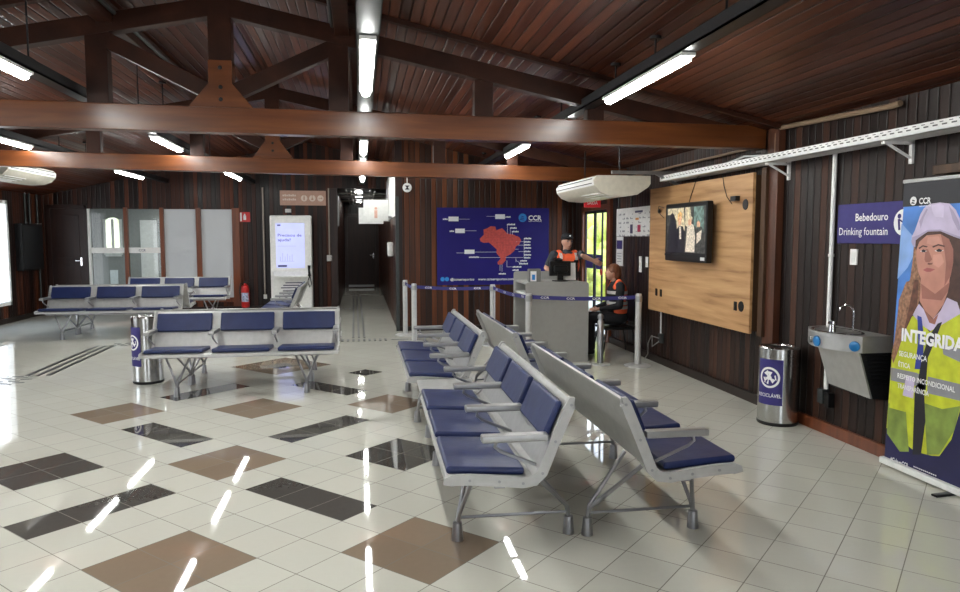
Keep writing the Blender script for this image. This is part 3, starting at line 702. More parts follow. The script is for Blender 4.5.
MB().lathe([(0, 0), (.12, 0), (.12, .02), (.02, .03), (.02, .09), (0, .09)], (x, y, 0), 20).build('floor_stand', M_redp, t)
def conduit(name, pts, r, m, label, boxes=(), clips=()):
    t = thing(name, label, 'conduit', pts[0]); MB().tube(pts, r, 10).build('pipe', m, t)
    for bx in boxes: MB().box(*bx, .004).build('junction_box', M_wplas, t)
    for c in clips: MB().lathe([(r, -.012), (r + .006, -.012), (r + .006, .012), (r, .012)], c, 12).build('clip', m, t)
M_con = mat('conduit_beige', (.42, .36, .30), .5)
conduit('conduit', [(-2.13, YB - .02, 2.75), (-2.13, YB - .02, .30)], .018, M_con, 'pale vertical conduit between the red sign and the kiosk', [(-2.16, -2.09, YB - .05, YB, .26, .36)])
conduit('conduit', [(-.69, YB - .025, 2.75), (-.69, YB - .025, 1.2)], .016, M_con, 'pale vertical conduit right of the kiosk ending in a switch box', [(-.75, -.63, YB - .05, YB, 1.10, 1.24)])
# left corner
t = thing('electrical_cabinet', 'black electrical cabinet on the left wall near the corner', 'cabinet', (XL, 15.95, .95))
MB().box(XL, XL + .14, 15.5, 16.45, .98, 1.92, .008).build('body', M_black, t); MB().box(XL + .14, XL + .15, 15.54, 16.41, 1.02, 1.88, .004).build('door', M_blackm, t)
for k, (y, z0, z1) in enumerate(((15.95, 1.92, 2.55), (16.15, 1.92, 2.55), (16.5, .3, 2.6))):
    conduit('conduit', [(XL + .03, y, z1), (XL + .03, y, z0)], .018, M_duct, ('left grey conduit rising from the black electrical cabinet', 'right grey conduit rising from the black electrical cabinet', 'grey conduit in the far left corner beside the black cabinet')[k])
tag(box1('sensor_box', M_wplas, (XL, XL + .06, 16.45, 16.62, 1.86, 1.93), .005), 'small white box on the left wall above the black cabinet', 'sensor')

# ------------------------------------------------------------------ corridor things
def hsign(x0, x1, y, z0, z1, label, logo):
    t = thing('projecting_sign', label, 'sign', ((x0 + x1) / 2, y, z0))
    MB().box(x0, x1, y - .02, y + .02, z0, z1, .003).build('board', M_wplas, t)
    MB().box(x1, CR, y - .012, y + .012, z0 + .05, z0 + .09).build('arm', M_alu, t)
    if logo:
        xc = x0 + (x1 - x0) * .5
        b = MB().box(xc - .028, xc + .028, y - .024, y - .02, z0 + .05, z0 + .2, .002); b.lathe([(0, 0), (.026, 0), (.026, .003), (0, .003)], (xc, y - .024, z0 + .235), 14, 'Y'); b.build('symbol', mat('sign_salmon', (.75, .45, .36), .5), t)
hsign(.07, .54, 14.0, 1.96, 2.36, 'nearer white projecting sign with pink symbol in the corridor', True)
hsign(-.02, .50, 15.6, 1.93, 2.27, 'farther white projecting sign partly hidden by the nearer one', False)
t = thing('wall_panel', 'white panels high on the right corridor wall', 'panel', (CR, 13.4, 2.0))
for y0, y1 in ((12.84, 13.6), (13.66, 14.5), (14.56, 15.6), (15.7, 16.8)): MB().box(CR - .025, CR, y0, y1, 2.02, 2.9, .004).build('panel', M_white, t)
t = thing('paper_dispenser', 'white wall dispenser on the right corridor wall', 'dispenser', (CR - .06, 14.1, 1.2))
MB().box(CR - .11, CR, 13.95, 14.25, 1.28, 1.55, .03, seg=3).build('cover', M_wplas, t); MB().box(CR - .10, CR - .01, 13.97, 14.23, 1.262, 1.28).build('slot', M_black, t)
t = thing('door_plate', 'white upright plate at the corridor mouth on the dark left jamb', 'plate', (CL, 16.9, 2.0)); MB().box(CL, CL + .02, YB + .15, YB + .8, 1.9, 2.6, .004).build('board', M_alu, t)
t = thing('round_sign', 'small round white hanging sign with black mark right of the corridor', 'sign', (.81, YP - .06, 2.4))
MB().lathe([(0, 0), (.075, 0), (.08, .01), (.075, .02), (0, .02)], (.815, YP - .09, 2.50), 24, 'Y').build('disc', M_wplas, t)
b = MB().prism([(.775, YP - .092, 2.535), (.855, YP - .092, 2.535), (.825, YP - .092, 2.50), (.855, YP - .092, 2.465), (.775, YP - .092, 2.465), (.805, YP - .092, 2.50)], (0, -.003, 0)); b.build('mark', M_black, t)
MB().tube([(.815, YP - .08, 2.58), (.815, YP - .08, 2.68), (.815, YP, 2.68)], .008).build('hanger', M_wplas, t)
tag(MB().box(CR - .02, CR + .04, YP - .04, YP - .021, 0, 2.35, .003).build('conduit', M_duct, loc=(CR, YP - .03, 0)), 'thin dark upright strip on the corner of the corridor', 'conduit')

# ------------------------------------------------------------------ wall map
px0, px1, pz0, pz1 = 1.335, 3.36, .80, 2.165; yp = YP - .012
t = thing('map_poster', 'large blue wall poster with a red map of Brazil and white call-outs', 'poster', ((px0 + px1) / 2, YP, pz0))
MB().box(px0, px1, yp, YP, pz0, pz1, .003).build('panel', M_poster, t)
def pp(zx, zy):  # measured on an enlarged view of the poster
    u = (zx - 50) / (728 - 50); v = (zy - 75) / (550 - 75); return px0 + u * (px1 - px0), pz1 - v * (pz1 - pz0)
def pl(pts, e): return [(pp(*q)[0], yp - e, pp(*q)[1]) for q in pts]
brazil = [(305, 265), (330, 240), (328, 208), (352, 200), (370, 188), (398, 190), (405, 212), (440, 200), (455, 215), (470, 232), (510, 240), (545, 255), (556, 275), (545, 300), (525, 312), (515, 340), (490, 362), (465, 375), (462, 400), (440, 425), (415, 425), (412, 410), (432, 388), (420, 370), (405, 352), (408, 332), (385, 310), (360, 288), (330, 290), (310, 282)]
M_map = mat('map_red', (.60, .085, .07), .5, var=.18, scale=30)
MB().prism(pl(brazil, .002), (0, -.002, 0)).build('brazil_map', M_map, t)
b = MB()
for k in range(13):
    xq = 320 + 18 * k; b.box(pp(xq, 0)[0] - .0012, pp(xq, 0)[0] + .0012, yp - .0046, yp - .004, pp(0, 345 if 405 < xq < 500 else 280)[1], pp(0, 232 if xq > 330 else 255)[1])
for k in range(8):
    zq = 225 + 16 * k; b.box(pp(340 if k < 4 else 400, 0)[0], pp(500 if k != 7 else 480, 0)[0], yp - .0046, yp - .004, pp(0, zq)[1] - .001, pp(0, zq)[1] + .001)
b.build('state_lines', mat('map_dark_red', (.33, .03, .03), .5), t)
b = MB()
def line(x0, y0, x1, y1, w=.005): p, q = pp(x0, y0), pp(x1, y1); b.bar((p[0], yp - .003, p[1]), (q[0], yp - .003, q[1]), .002, w, up=(0, -1, 0) if 0 else (.3, 0, 1))
def lab(x0, y0, x1, y1): p, q = pp(x0, y1), pp(x1, y0); b.box(p[0], q[0], yp - .004, yp - .0005, p[1], q[1], .0)
for x0, y0, x1, y1 in ((118, 130, 178, 158), (398, 114, 457, 143), (158, 203, 215, 230), (213, 332, 273, 358)): lab(x0, y0, x1, y1)
for x0, y0, x1, y1 in ((180, 145, 245, 145), (345, 127, 398, 127), (215, 216, 285, 216), (165, 352, 213, 352), (273, 347, 405, 347), (305, 381, 430, 381), (472, 175, 472, 235), (490, 196, 490, 240), (503, 218, 503, 240),
                       (575, 262, 575, 385), (520, 283, 575, 283), (535, 305, 575, 305), (520, 330, 540, 330), (440, 425, 440, 470), (428, 425, 428, 465), (470, 400, 470, 440), (470, 440, 500, 440), (525, 400, 560, 420), (540, 345, 575, 345), (460, 382, 570, 382), (525, 385, 525, 410)): line(x0, y0, x1, y1)
for x, y, w in ((85, 145, 30), (460, 130, 32), (125, 218, 28), (240, 378, 62), (470, 176, 50), (488, 198, 42), (500, 220, 42), (575, 263, 45), (575, 284, 40), (575, 303, 40), (575, 322, 45), (575, 344, 40), (575, 365, 45), (575, 383, 40), (552, 402, 42), (545, 420, 55), (505, 440, 55), (505, 460, 38), (420, 482, 45)):
    q = pp(x, y + 5); n = max(3, int(w / 8))
    for j in range(n): b.box(q[0] + j * w / n * .003, q[0] + (j + .78) * w / n * .003, yp - .004, yp - .0005, q[1], q[1] + .022 + .006 * (j % 2))
b.build('call_outs', M_text, t, smooth=0)
b = MB(); q = pp(600, 150); b.text('CCR', (q[0], yp - .001, q[1]), X1, Z1, height=.085, width=.245, bold=.03, ext=.002); q = pp(600, 160); b.text('AEROPORTOS', (q[0], yp - .001, q[1]), X1, Z1, height=.018, width=.245, bold=.01, ext=.002)
b.build('logo_lettering', M_text, t, smooth=0)
b = MB(); q = pp(128, 522); b.text('@ccraeroportos', (q[0], yp - .001, q[1]), X1, Z1, height=.042, width=.43, bold=.02, ext=.002); q = pp(295, 522); b.text('www.ccraeroportos.com.br', (q[0], yp - .001, q[1]), X1, Z1, height=.042, width=.72, bold=.02, ext=.002)
b.build('web_address', M_text, t, smooth=0)
b = MB()
cx, cz = pp(565, 135); rr = .075
b.prism([(cx + rr * math.cos(a), yp - .002, cz + rr * math.sin(a)) for a in [2 * PI * k / 28 for k in range(28)]], (0, -.002, 0))
b.build('logo', M_cyan, t)
for x in (82, 108):
    q = pp(x, 513); MB().lathe([(0, 0), (.038, 0), (.038, .003), (0, .003)], (q[0], yp - .003, q[1]), 20, 'Y').build('social_icon', M_cyan, t)
b = MB()
for k in range(3): 
    z = cz - .035 + .028 * k; b.prism([(cx - .06 + .015 * k, yp - .0045, z), (cx + .02, yp - .0045, z - .012), (cx + .03, yp - .0045, z - .004), (cx - .04 + .015 * k, yp - .0045, z + .010)], (0, -.001, 0))
b.build('logo_mark', M_poster, t)

# ------------------------------------------------------------------ queue posts and belts
M_post = mat('pale_grey_post', (.56, .56, .55), .35, .4)
M_belt = mat('navy_belt', (.025, .022, .16), .6)
def qpost(x, y, h, label, w=.04, base=.17, rnd=False):
    t = thing('queue_post', label, 'barrier post', (x, y, 0), 'retractable belt queue posts')
    b = MB()
    b.lathe([(0, 0), (base, 0), (base, .012), (base - .03, .025), (.04, .03), (0, .03)], (x, y, 0), 28); b.build('base', M_post, t)
    MB().lathe([(0, .02), (w, .02), (w, h - .02), (w * .9, h), (0, h)], (x, y, 0), 20).build('post', M_post, t)
    MB().lathe([(w, h - .10), (w + .006, h - .10), (w + .006, h - .03), (w, h - .03)], (x, y, 0), 20).build('belt_head', M_alu, t); return t
posts = {'a': (.735, 12.1), 'b': (.815, 11.15), 'c': (1.98, 10.75), 'd': (2.12, 8.95), 'e': (3.49, 8.68)}
lbl = {'a': 'pale queue post farthest back, beside the corridor corner', 'b': 'pale queue post just in front of the farthest one, by the corridor', 'c': 'pale queue post under the blue map poster',
       'd': 'pale queue post left of the grey counter', 'e': 'metal queue post with wide base in front of the wooden TV panel'}
PT = {k: qpost(*posts[k], .93, lbl[k]) for k in posts}
def belt(t, p, q, z0, z1, txt):
    p = Vector((*p, 0)); q = Vector((*q, 0)); d = (q - p).normalized(); p += d * .04; q -= d * .04; n = 10; b = MB(); nrm = Vector((d.y, -d.x, 0))
    for k in range(n):
        a = p.lerp(q, k / n); c = p.lerp(q, (k + 1) / n); sa = z0 + (z1 - z0) * k / n - .02 * math.sin(PI * k / n); sb = z0 + (z1 - z0) * (k + 1) / n - .02 * math.sin(PI * (k + 1) / n)
        pts = [(a.x, a.y, sa - .025), (c.x, c.y, sb - .025), (c.x, c.y, sb + .025), (a.x, a.y, sa + .025)]; b.prism(pts, nrm * .003)
    bl = b.build('belt', M_belt, t)
    L = (q - p).length; b = MB()
    for k in range(txt):
        c = p.lerp(q, (k + .5) / txt); z = z0 + (z1 - z0) * (k + .5) / txt - .02 * math.sin(PI * (k + .5) / txt)
        b.text('CCR', c + nrm * .004 + Vector((0, 0, z - .012)), d, (0, 0, 1), height=.026, width=.11, bold=.02, align='C', ext=.001)
    b.build('lettering', M_text, bl)
belt(PT['a'], posts['a'], posts['b'], .88, .88, 2); belt(PT['b'], posts['b'], posts['c'], .88, .88, 3); belt(PT['c'], posts['c'], posts['d'], .88, .88, 4); belt(PT['d'], posts['d'], posts['e'], .885, .885, 4)
t = thing('low_post', 'short grey post with flat base right of the grey counter', 'barrier post', (3.055, 8.87, 0))
MB().lathe([(0, 0), (.13, 0), (.13, .012), (.045, .02), (0, .02)], (3.055, 8.87, 0), 24).build('base', M_post, t)
MB().lathe([(0, .015), (.042, .015), (.042, .56), (.030, .58), (.030, .595), (.042, .60), (.040, .64), (.02, .66), (0, .66)], (3.055, 8.87, 0), 20).build('post', M_legm, t)

# ------------------------------------------------------------------ counter
dx0, dx1, dy0, dy1, dz = 2.12, 2.965, 9.1, 9.85, 1.065
def rpanel(x0, x1, z1, r, y, th):
    pts = [(x0, y, 0), (x1, y, 0)]
    pts += [(x1 - r + r * math.cos(a), y, z1 - r + r * math.sin(a)) for a in [PI / 2 * k / 8 for k in range(9)]]
    pts += [(x0 + .035 - .035 * math.sin(a), y, z1 - .035 + .035 * math.cos(a)) for a in [PI / 2 * k / 5 for k in range(6)]]
    return MB().prism(pts, (0, th, 0))
t = thing('service_counter', 'grey laminate service counter with rounded corners and open side shelves', 'counter', (2.5, 9.4, 0))
rpanel(dx0, dx1, dz, .05, dy0, .035).build('front_panel', M_desk, t)
rpanel(2.12, 2.9, 1.17, .1, dy1, .035).build('rear_panel', M_desk, t)
MB().box(dx0 + .02, dx1 - .02, dy0 + .035, dy1, dz - .04, dz - .012, .003).build('counter_top', M_desk, t)
for z in (.30, .88): MB().box(dx0 + .02, dx1 - .05, dy0 + .035, dy1, z, z + .028, .003).build('shelf', M_wplas if z > .5 else M_deskd, t)
MB().box(dx1 - .05, dx1 - .02, dy0 + .035, dy1, .0, dz - .04).build('side_panel', M_deskd, t)
zt = dz - .012
t = thing('monitor', 'black monitor seen from behind on the grey counter', 'monitor', (2.55, 9.45, zt))
p0 = onY(549.5, 259.5, 9.45); p1 = onY(570.5, 279, 9.45); mx0, mx1, mz1 = p0.x, p1.x, p0.z
b = MB().box(mx0, mx1, 9.43, 9.49, zt + .07, mz1 - .02, .012); b.box(mx0 + .05, mx1 - .05, 9.38, 9.44, zt + .12, mz1 - .08, .02); b.build('casing', M_black, t)
b = MB().lathe([(0, 0), (.11, 0), (.11, .012), (.03, .02), (.025, .08), (0, .08)], ((mx0 + mx1) / 2, 9.45, zt), 20); b.box((mx0 + mx1) / 2 - .04, (mx0 + mx1) / 2 + .04, 9.42, 9.45, zt + .01, zt + .2); b.build('stand', M_black, t)
b = MB().lathe([(0, 0), (.05, 0), (.06, .03), (.02, .05), (0, .05)], ((mx0 + mx1) / 2 - .02, 9.46, mz1 - .03), 14); b.build('camera_bump', M_black, t)
p0 = onY(529, 269, 9.3); p1 = onY(541, 281, 9.3)
t = thing('card_holder', 'small grey stand with a white and blue card on the counter', 'card holder', ((p0.x + p1.x) / 2, 9.3, zt))
MB().box(p0.x, p1.x, 9.3, 9.40, zt, p0.z, .01).build('body', M_deskd, t); q0 = (p0.x + .02, p0.x + .10)
c = MB().box(*q0, 9.292, 9.30, zt + .01, p0.z - .03).build('card', M_pw, t); MB().box(q0[0] + .02, q0[0] + .06, 9.288, 9.292, zt + .03, zt + .10).build('card_print', M_cyan, c)
t = thing('clipboard', 'white paper on a black clipboard standing right of the monitor', 'clipboard', (mx1 + .02, 9.5, zt))
MB().bar((mx1 + .0, 9.53, zt), (mx1 + .0, 9.56, mz1 - .03), .26, .008, up=(0, 1, 0)).build('board', M_black, t)
MB().bar((mx1 - .01, 9.515, zt + .01), (mx1 - .01, 9.545, mz1 - .05), .21, .004, up=(0, 1, 0)).build('paper', M_wplas, t)
tag(MB().box(2.20, 2.42, 9.2, 9.5, .908, .925, .003).build('paper_stack', M_wplas, loc=(2.3, 9.35, .908)), 'white papers on the upper open shelf of the counter', 'papers')

# ------------------------------------------------------------------ people
def fuse(b, name, m, parent, voxel=.010, smooth=4):
    me = bpy.data.meshes.new(name); b.bm.to_mesh(me); b.bm.free(); o = bpy.data.objects.new(name, me); COL.objects.link(o)
    r = o.modifiers.new('r', 'REMESH'); r.mode = 'VOXEL'; r.voxel_size = voxel; r.use_smooth_shade = True
    s = o.modifiers.new('s', 'SMOOTH'); s.iterations = smooth; s.factor = .5
    dg = bpy.context.evaluated_depsgraph_get(); me2 = bpy.data.meshes.new_from_object(o.evaluated_get(dg)); bpy.data.objects.remove(o); bpy.data.meshes.remove(me)
    org = Vector(parent['_o']); me2.transform(Matrix.Translation(-org)); me2.name = name
    me2.materials.clear(); me2.materials.append(m); me2.shade_smooth()
    o = bpy.data.objects.new(name, me2); COL.objects.link(o); o.parent = parent; o['_o'] = list(org); return o
def head(b, c, mx, s=1.):
    """skull, jaw, nose, ears; faces local -Y"""
    def T(v): return Vector(c) + mx @ (Vector(v) * s)
    b.ell(c, (.075 * s, .092 * s, .095 * s), 20, 14, mx); b.ell(T((0, -.025, -.055)), (.055 * s, .062 * s, .062 * s), 16, 10, mx); b.ell(T((0, -.05, -.095)), (.026 * s, .022 * s, .02 * s), 12, 8, mx)
    b.cap(T((0, -.086, .012)), .010 * s, T((0, -.103, -.028)), .0145 * s); b.ell(T((0, -.082, -.062)), (.024 * s, .014 * s, .011 * s), 12, 8, mx)
    for q in (-1, 1):
        b.ell(T((q * .077, .005, -.01)), (.010 * s, .019 * s, .030 * s), 10, 8, mx); b.ell(T((q * .032, -.076, .026)), (.022 * s, .012 * s, .008 * s), 10, 6, mx)
def face_bits(parent, c, mx, hairm, s=1.):
    def T(v): return Vector(c) + mx @ (Vector(v) * s)
    for q in (-1, 1):
        MB().ell(T((q * .030, -.0855, .008)), (.012 * s, .006 * s, .007 * s), 10, 8, mx).build('eye', M_ink, parent)
        MB().cap(T((q * .018, -.093, .030)), .005 * s, T((q * .046, -.084, .031)), .004 * s, 8).build('eyebrow', hairm, parent)
    MB().cap(T((-.020, -.093, -.062)), .006 * s, T((.020, -.093, -.062)), .006 * s, 8).build('lips', mat('lips', (.42, .15, .12), .5), parent)
def hand(b, w, d, up, s=1., curl=.5):
    """palm from wrist w along d, thumb on the 'up' side"""
    d = Vector(d).normalized(); up = Vector(up); up = (up - d * up.dot(d)).normalized(); n = d.cross(up); w = Vector(w)
    b.cap(w, .024 * s, w + d * .075 * s, .026 * s); b.cap(w + d * .02 + up * .018 * s, .02 * s, w + d * .078 * s + up * .028 * s, .017 * s); b.cap(w + d * .02 - up * .015 * s, .018 * s, w + d * .07 * s - up * .028 * s, .016 * s)
    for k, L in enumerate((.070, .08, .074, .058)):
        o = w + d * .08 * s + up * (.031 - .021 * k) * s; m = o + (d - n * curl * .3).normalized() * L * .5 * s; e = m + (d - n * curl).normalized() * L * .5 * s
        b.cap(o, .0095 * s, m, .009 * s, 8); b.cap(m, .009 * s, e, .008 * s, 8)
    o = w + d * .025 * s + up * .03 * s; m = o + (d * .6 + up * .8).normalized() * .04 * s; e = m + (d * .85 + up * .35 - n * .3).normalized() * .035 * s
    b.cap(o, .013 * s, m, .011 * s, 8); b.cap(m, .011 * s, e, .009 * s, 8)
# --- guard, standing behind the counter
gy = 10.3; hc = onY(567, 241.5, gy); gx = hc.x
t = thing('person', 'standing man in black cap and orange vest behind the grey counter, one arm out', 'person', (gx, gy, 0))
mx = Matrix.Rotation(R(12), 3, 'Z') @ Matrix.Rotation(R(6), 3, 'X')
hz = hc.z
shz = hz - .195; hipz = .88
def rel(x, y, z): return Vector((gx + x, gy + y, z))
shL, shR = rel(.205, -.02, shz), rel(-.20, -.0, shz)
elL = onY(582, 255.5, gy - .24); haL = onY(593, 260.5, gy - .26)
elR = onY(546.5, 268, gy + .02); haR = onY(554, 279, gy - .2)
b = MB(); head(b, hc, mx); b.cap(rel(0, .02, shz - .02), .06, hc + Vector((0, .015, -.07)), .052)
b.ell(rel(0, 0, shz - .16), (.18, .115, .20)); b.ell(rel(0, 0, shz - .42), (.155, .11, .17)); b.ell(rel(0, .01, hipz), (.165, .115, .13))
for sh, el, ha, sg in ((shL, elL, haL, 1), (shR, elR, haR, -1)):
    b.cap(sh, .056, el, .043); b.cap(el, .042, ha, .029); hand(b, ha, (ha - el), (0, 0, 1) if sg > 0 else (1, 0, .3), 1.)
for s in (-1, 1):
    b.cap(rel(s * .09, 0, hipz - .04), .085, rel(s * .10, -.01, .47), .058); b.cap(rel(s * .10, -.01, .47), .056, rel(s * .105, .02, .09), .038); b.cap(rel(s * .105, .02, .05), .04, rel(s * .115, -.14, .03), .03)
body = fuse(b, 'body', M_skin, t, .009); face_bits(t, hc, mx, M_black)
b = MB(); b.ell(hc + mx @ Vector((0, .006, .062)), (.086, .100, .062), 20, 12, mx); b.ell(hc + mx @ Vector((0, .03, .035)), (.083, .075, .045), 16, 8, mx); b.ell(hc + mx @ Vector((0, -.095, .062)), (.060, .045, .009), 16, 8, mx); fuse(b, 'cap', M_clothk, t, .007, 3)
MB().ell(hc + mx @ Vector((0, -.086, .092)), (.016, .008, .012), 10, 8, mx).build('cap_badge', M_pw, t)
b = MB(); b.ell(rel(0, 0, shz - .15), (.192, .127, .205)); b.ell(rel(0, 0, shz - .40), (.168, .122, .18)); b.ell(rel(0, .01, hipz + .03), (.172, .122, .11)); b.cap(rel(-.17, 0, shz - .015), .06, rel(.17, 0, shz - .015), .06); b.cap(rel(0, .01, shz + .01), .068, rel(0, .01, shz + .05), .060)
for sh, el, k in ((shL, elL, .93), (shR, elR, .72)): b.cap(sh, .066, sh.lerp(el, k), .056)
fuse(b, 'shirt', M_cloth, t, .010)
b = MB(); b.ell(rel(0, 0, shz - .155), (.200, .138, .205)); b.ell(rel(0, 0, shz - .38), (.180, .133, .20))
for s in (-1, 1): b.cap(rel(s * .10, -.05, shz - .05), .065, rel(s * .12, .02, shz + .012), .062); b.cap(rel(s * .12, .02, shz + .01), .062, rel(s * .10, .07, shz - .06), .06)
vest = fuse(b, 'vest', M_orange, t, .010)
from mathutils.bvhtree import BVHTree
VT = BVHTree.FromPolygons([v.co.copy() for v in vest.data.vertices], [list(p_.vertices) for p_ in vest.data.polygons])
def torso_pt(ox, oz, e=.004):
    h = VT.ray_cast(Vector((ox, -1, oz)), Vector((0, 1, 0)))[0]
    if h is not None: return rel(ox, h.y - e, oz)
    return rel(ox, -.1, oz)
def tape(b, pts, w, e=.004):
    for (x0, z0), (x1, z1) in zip(pts, pts[1:]):
        if abs(x1 - x0) > abs(z1 - z0): q = [(x0, z0 - w), (x1, z1 - w), (x1, z1 + w), (x0, z0 + w)]
        else: q = [(x0 - w, z0), (x0 + w, z0), (x1 + w, z1), (x1 - w, z1)]
        b.prism([torso_pt(*p_, e) for p_ in q], (0, -.003, 0))
b = MB(); n = 8
for sx in (-.115, .115): tape(b, [(sx, shz + .03 - .03 * k) for k in range(16)], .020, .003)
tape(b, [(-.15 + .03 * k, shz - .33) for k in range(11)], .026, .003); b.build('reflective_tape', M_silver, vest)
b = MB(); b.prism([torso_pt(.07, shz - .115, .011), torso_pt(.145, shz - .115, .011), torso_pt(.145, shz - .075, .011), torso_pt(.07, shz - .075, .011)], (0, -.004, 0)); b.build('name_patch', M_clothk, vest)
b = MB().prism([torso_pt(-.05, shz + .02, .006), torso_pt(.05, shz + .02, .006), torso_pt(0, shz - .12, .006)], (0, -.003, 0)); b.build('neck_opening', M_cloth, vest)
b = MB(); b.ell(rel(0, .01, hipz), (.180, .128, .12))
for s in (-1, 1): b.cap(rel(s * .09, 0, hipz - .04), .095, rel(s * .10, -.01, .47), .07); b.cap(rel(s * .10, -.01, .47), .07, rel(s * .105, .02, .10), .058)
fuse(b, 'trousers', M_clothk, t, .012)
b = MB()
for s in (-1, 1): b.cap(rel(s * .105, .03, .05), .05, rel(s * .117, -.16, .042), .042)
fuse(b, 'shoes', M_black, t, .012)
# --- woman, seated in profile
wy = 9.75; wc = onY(612.5, 272, wy); wx = wc.x
t = thing('person', 'seated woman in orange vest with auburn hair, facing the man at the counter', 'person', (wx, wy, 0))
mx = Matrix.Rotation(R(-100), 3, 'Z') @ Matrix.Rotation(R(-8), 3, 'X'); s_ = .97
hipp = Vector((wx + .07, wy, .50)); chest = Vector((wx + .065, wy, .86)); shc = Vector((wx + .05, wy, 1.0))
b = MB(); head(b, wc, mx, s_); b.cap(shc + Vector((0, 0, -.02)), .055, wc + Vector((.02, 0, -.06)), .047)
b.ell(chest, (.115, .165, .19)); b.ell(hipp + Vector((0, 0, .13)), (.115, .145, .16)); b.ell(hipp + Vector((.01, 0, .02)), (.14, .17, .11))
for s in (-1, 1):
    sh = shc + Vector((.01, s * .17, -.04)); el = sh + Vector((-.03, s * .05, -.27)); ha = Vector((wx - .22, wy + s * .09, .64))
    b.cap(sh, .05, el, .04); b.cap(el, .038, ha, .027); hand(b, ha, ha - el, (0, -s, .4), .9)
    kn = Vector((wx - .37, wy + s * .10, .52)); an = Vector((wx - .33, wy + s * .10, .09))
    b.cap(hipp + Vector((0, s * .085, .0)), .085, kn, .06); b.cap(kn, .058, an, .037); b.cap(an + Vector((.01, 0, -.045)), .035, an + Vector((-.15, 0, -.06)), .028)
fuse(b, 'body', M_skin, t, .009); face_bits(t, wc, mx, M_hair, s_)
b = MB(); b.ell(wc + Vector((.022, 0, .026)), (.100, .092, .098)); b.ell(wc + Vector((.060, 0, -.03)), (.070, .086, .095)); b.cap(wc + Vector((.075, 0, -.03)), .055, wc + Vector((.085, 0, -.11)), .035); fuse(b, 'hair', M_hair, t, .008, 3)
b = MB(); b.ell(chest, (.128, .178, .20)); b.ell(hipp + Vector((0, 0, .13)), (.128, .16, .17)); b.cap(shc + Vector((.01, -.15, -.03)), .06, shc + Vector((.01, .15, -.03)), .06); b.cap(shc + Vector((.01, 0, .0)), .06, shc + Vector((0, 0, .045)), .052)
for s in (-1, 1):
    sh = shc + Vector((.01, s * .17, -.04)); el = sh + Vector((-.03, s * .05, -.27)); ha = Vector((wx - .22, wy + s * .09, .64)); b.cap(sh, .062, el, .05); b.cap(el, .05, el.lerp(ha, .9), .037)
fuse(b, 'shirt', M_clothk, t, .010)
b = MB(); b.ell(chest + Vector((.012, 0, -.005)), (.136, .172, .19)); b.ell(hipp + Vector((.012, 0, .14)), (.138, .170, .19)); 
for s in (-1, 1): b.cap(shc + Vector((-.03, s * .10, -.06)), .05, shc + Vector((.01, s * .11, .012)), .05); b.cap(shc + Vector((.01, s * .11, .012)), .05, shc + Vector((.06, s * .10, -.07)), .06)
vest = fuse(b, 'vest', M_orange, t, .010)
for zc, rx, ry in ((.87, .137, .174), (.72, .140, .172), (.66, .141, .172)):
    b = MB()
    for k in range(28):
        a0, a1 = 2 * PI * k / 28, 2 * PI * (k + 1) / 28
        if abs(((a0 + PI) % (2 * PI)) - PI) < 0: continue
        P = lambda a, z: Vector((hipp.x + .005 + (rx + .004) * math.cos(a), wy + (ry + .004) * math.sin(a), z)); b.poly([P(a0, zc - .022), P(a1, zc - .022), P(a1, zc + .022), P(a0, zc + .022)])
    b.build('reflective_tape', M_silver, vest)
b = MB(); b.ell(hipp + Vector((.01, 0, .02)), (.152, .182, .115))
for s in (-1, 1):
    kn = Vector((wx - .37, wy + s * .10, .52)); an = Vector((wx - .33, wy + s * .10, .09)); b.cap(hipp + Vector((0, s * .085, .0)), .095, kn, .072); b.cap(kn, .07, an + Vector((0, 0, .02)), .056)
fuse(b, 'trousers', M_clothk, t, .012)
b = MB()
for s in (-1, 1): b.cap(Vector((wx - .32, wy + s * .10, .046)), .045, Vector((wx - .49, wy + s * .10, .036)), .036)
fuse(b, 'shoes', M_black, t, .012)
t = thing('chair', 'black chair with four thin legs under the seated woman', 'chair', (wx + .06, wy, 0))
cx_ = wx + .05; MB().box(cx_ - .23, cx_ + .22, wy - .23, wy + .23, .355, .392, .015, seg=3).build('seat', M_black, t)
MB().bar((cx_ + .215, wy, .45), (cx_ + .27, wy, .80), .40, .02, .008, up=(1, 0, 0)).build('backrest', M_black, t)
for sx in (-1, 1):
    for sy in (-1, 1):
        MB().tube([(cx_ + sx * .19, wy + sy * .19, .36), (cx_ + sx * .25, wy + sy * .22, .0)], .010).build('leg', M_blackm, t)
b = MB()
for sy in (-1, 1): b.tube([(cx_ + .18, wy + sy * .19, .36), (cx_ + .25, wy + sy * .19, .42), (cx_ + .255, wy + sy * .18, .6)], .010)
b.build('back_frame', M_blackm, t)

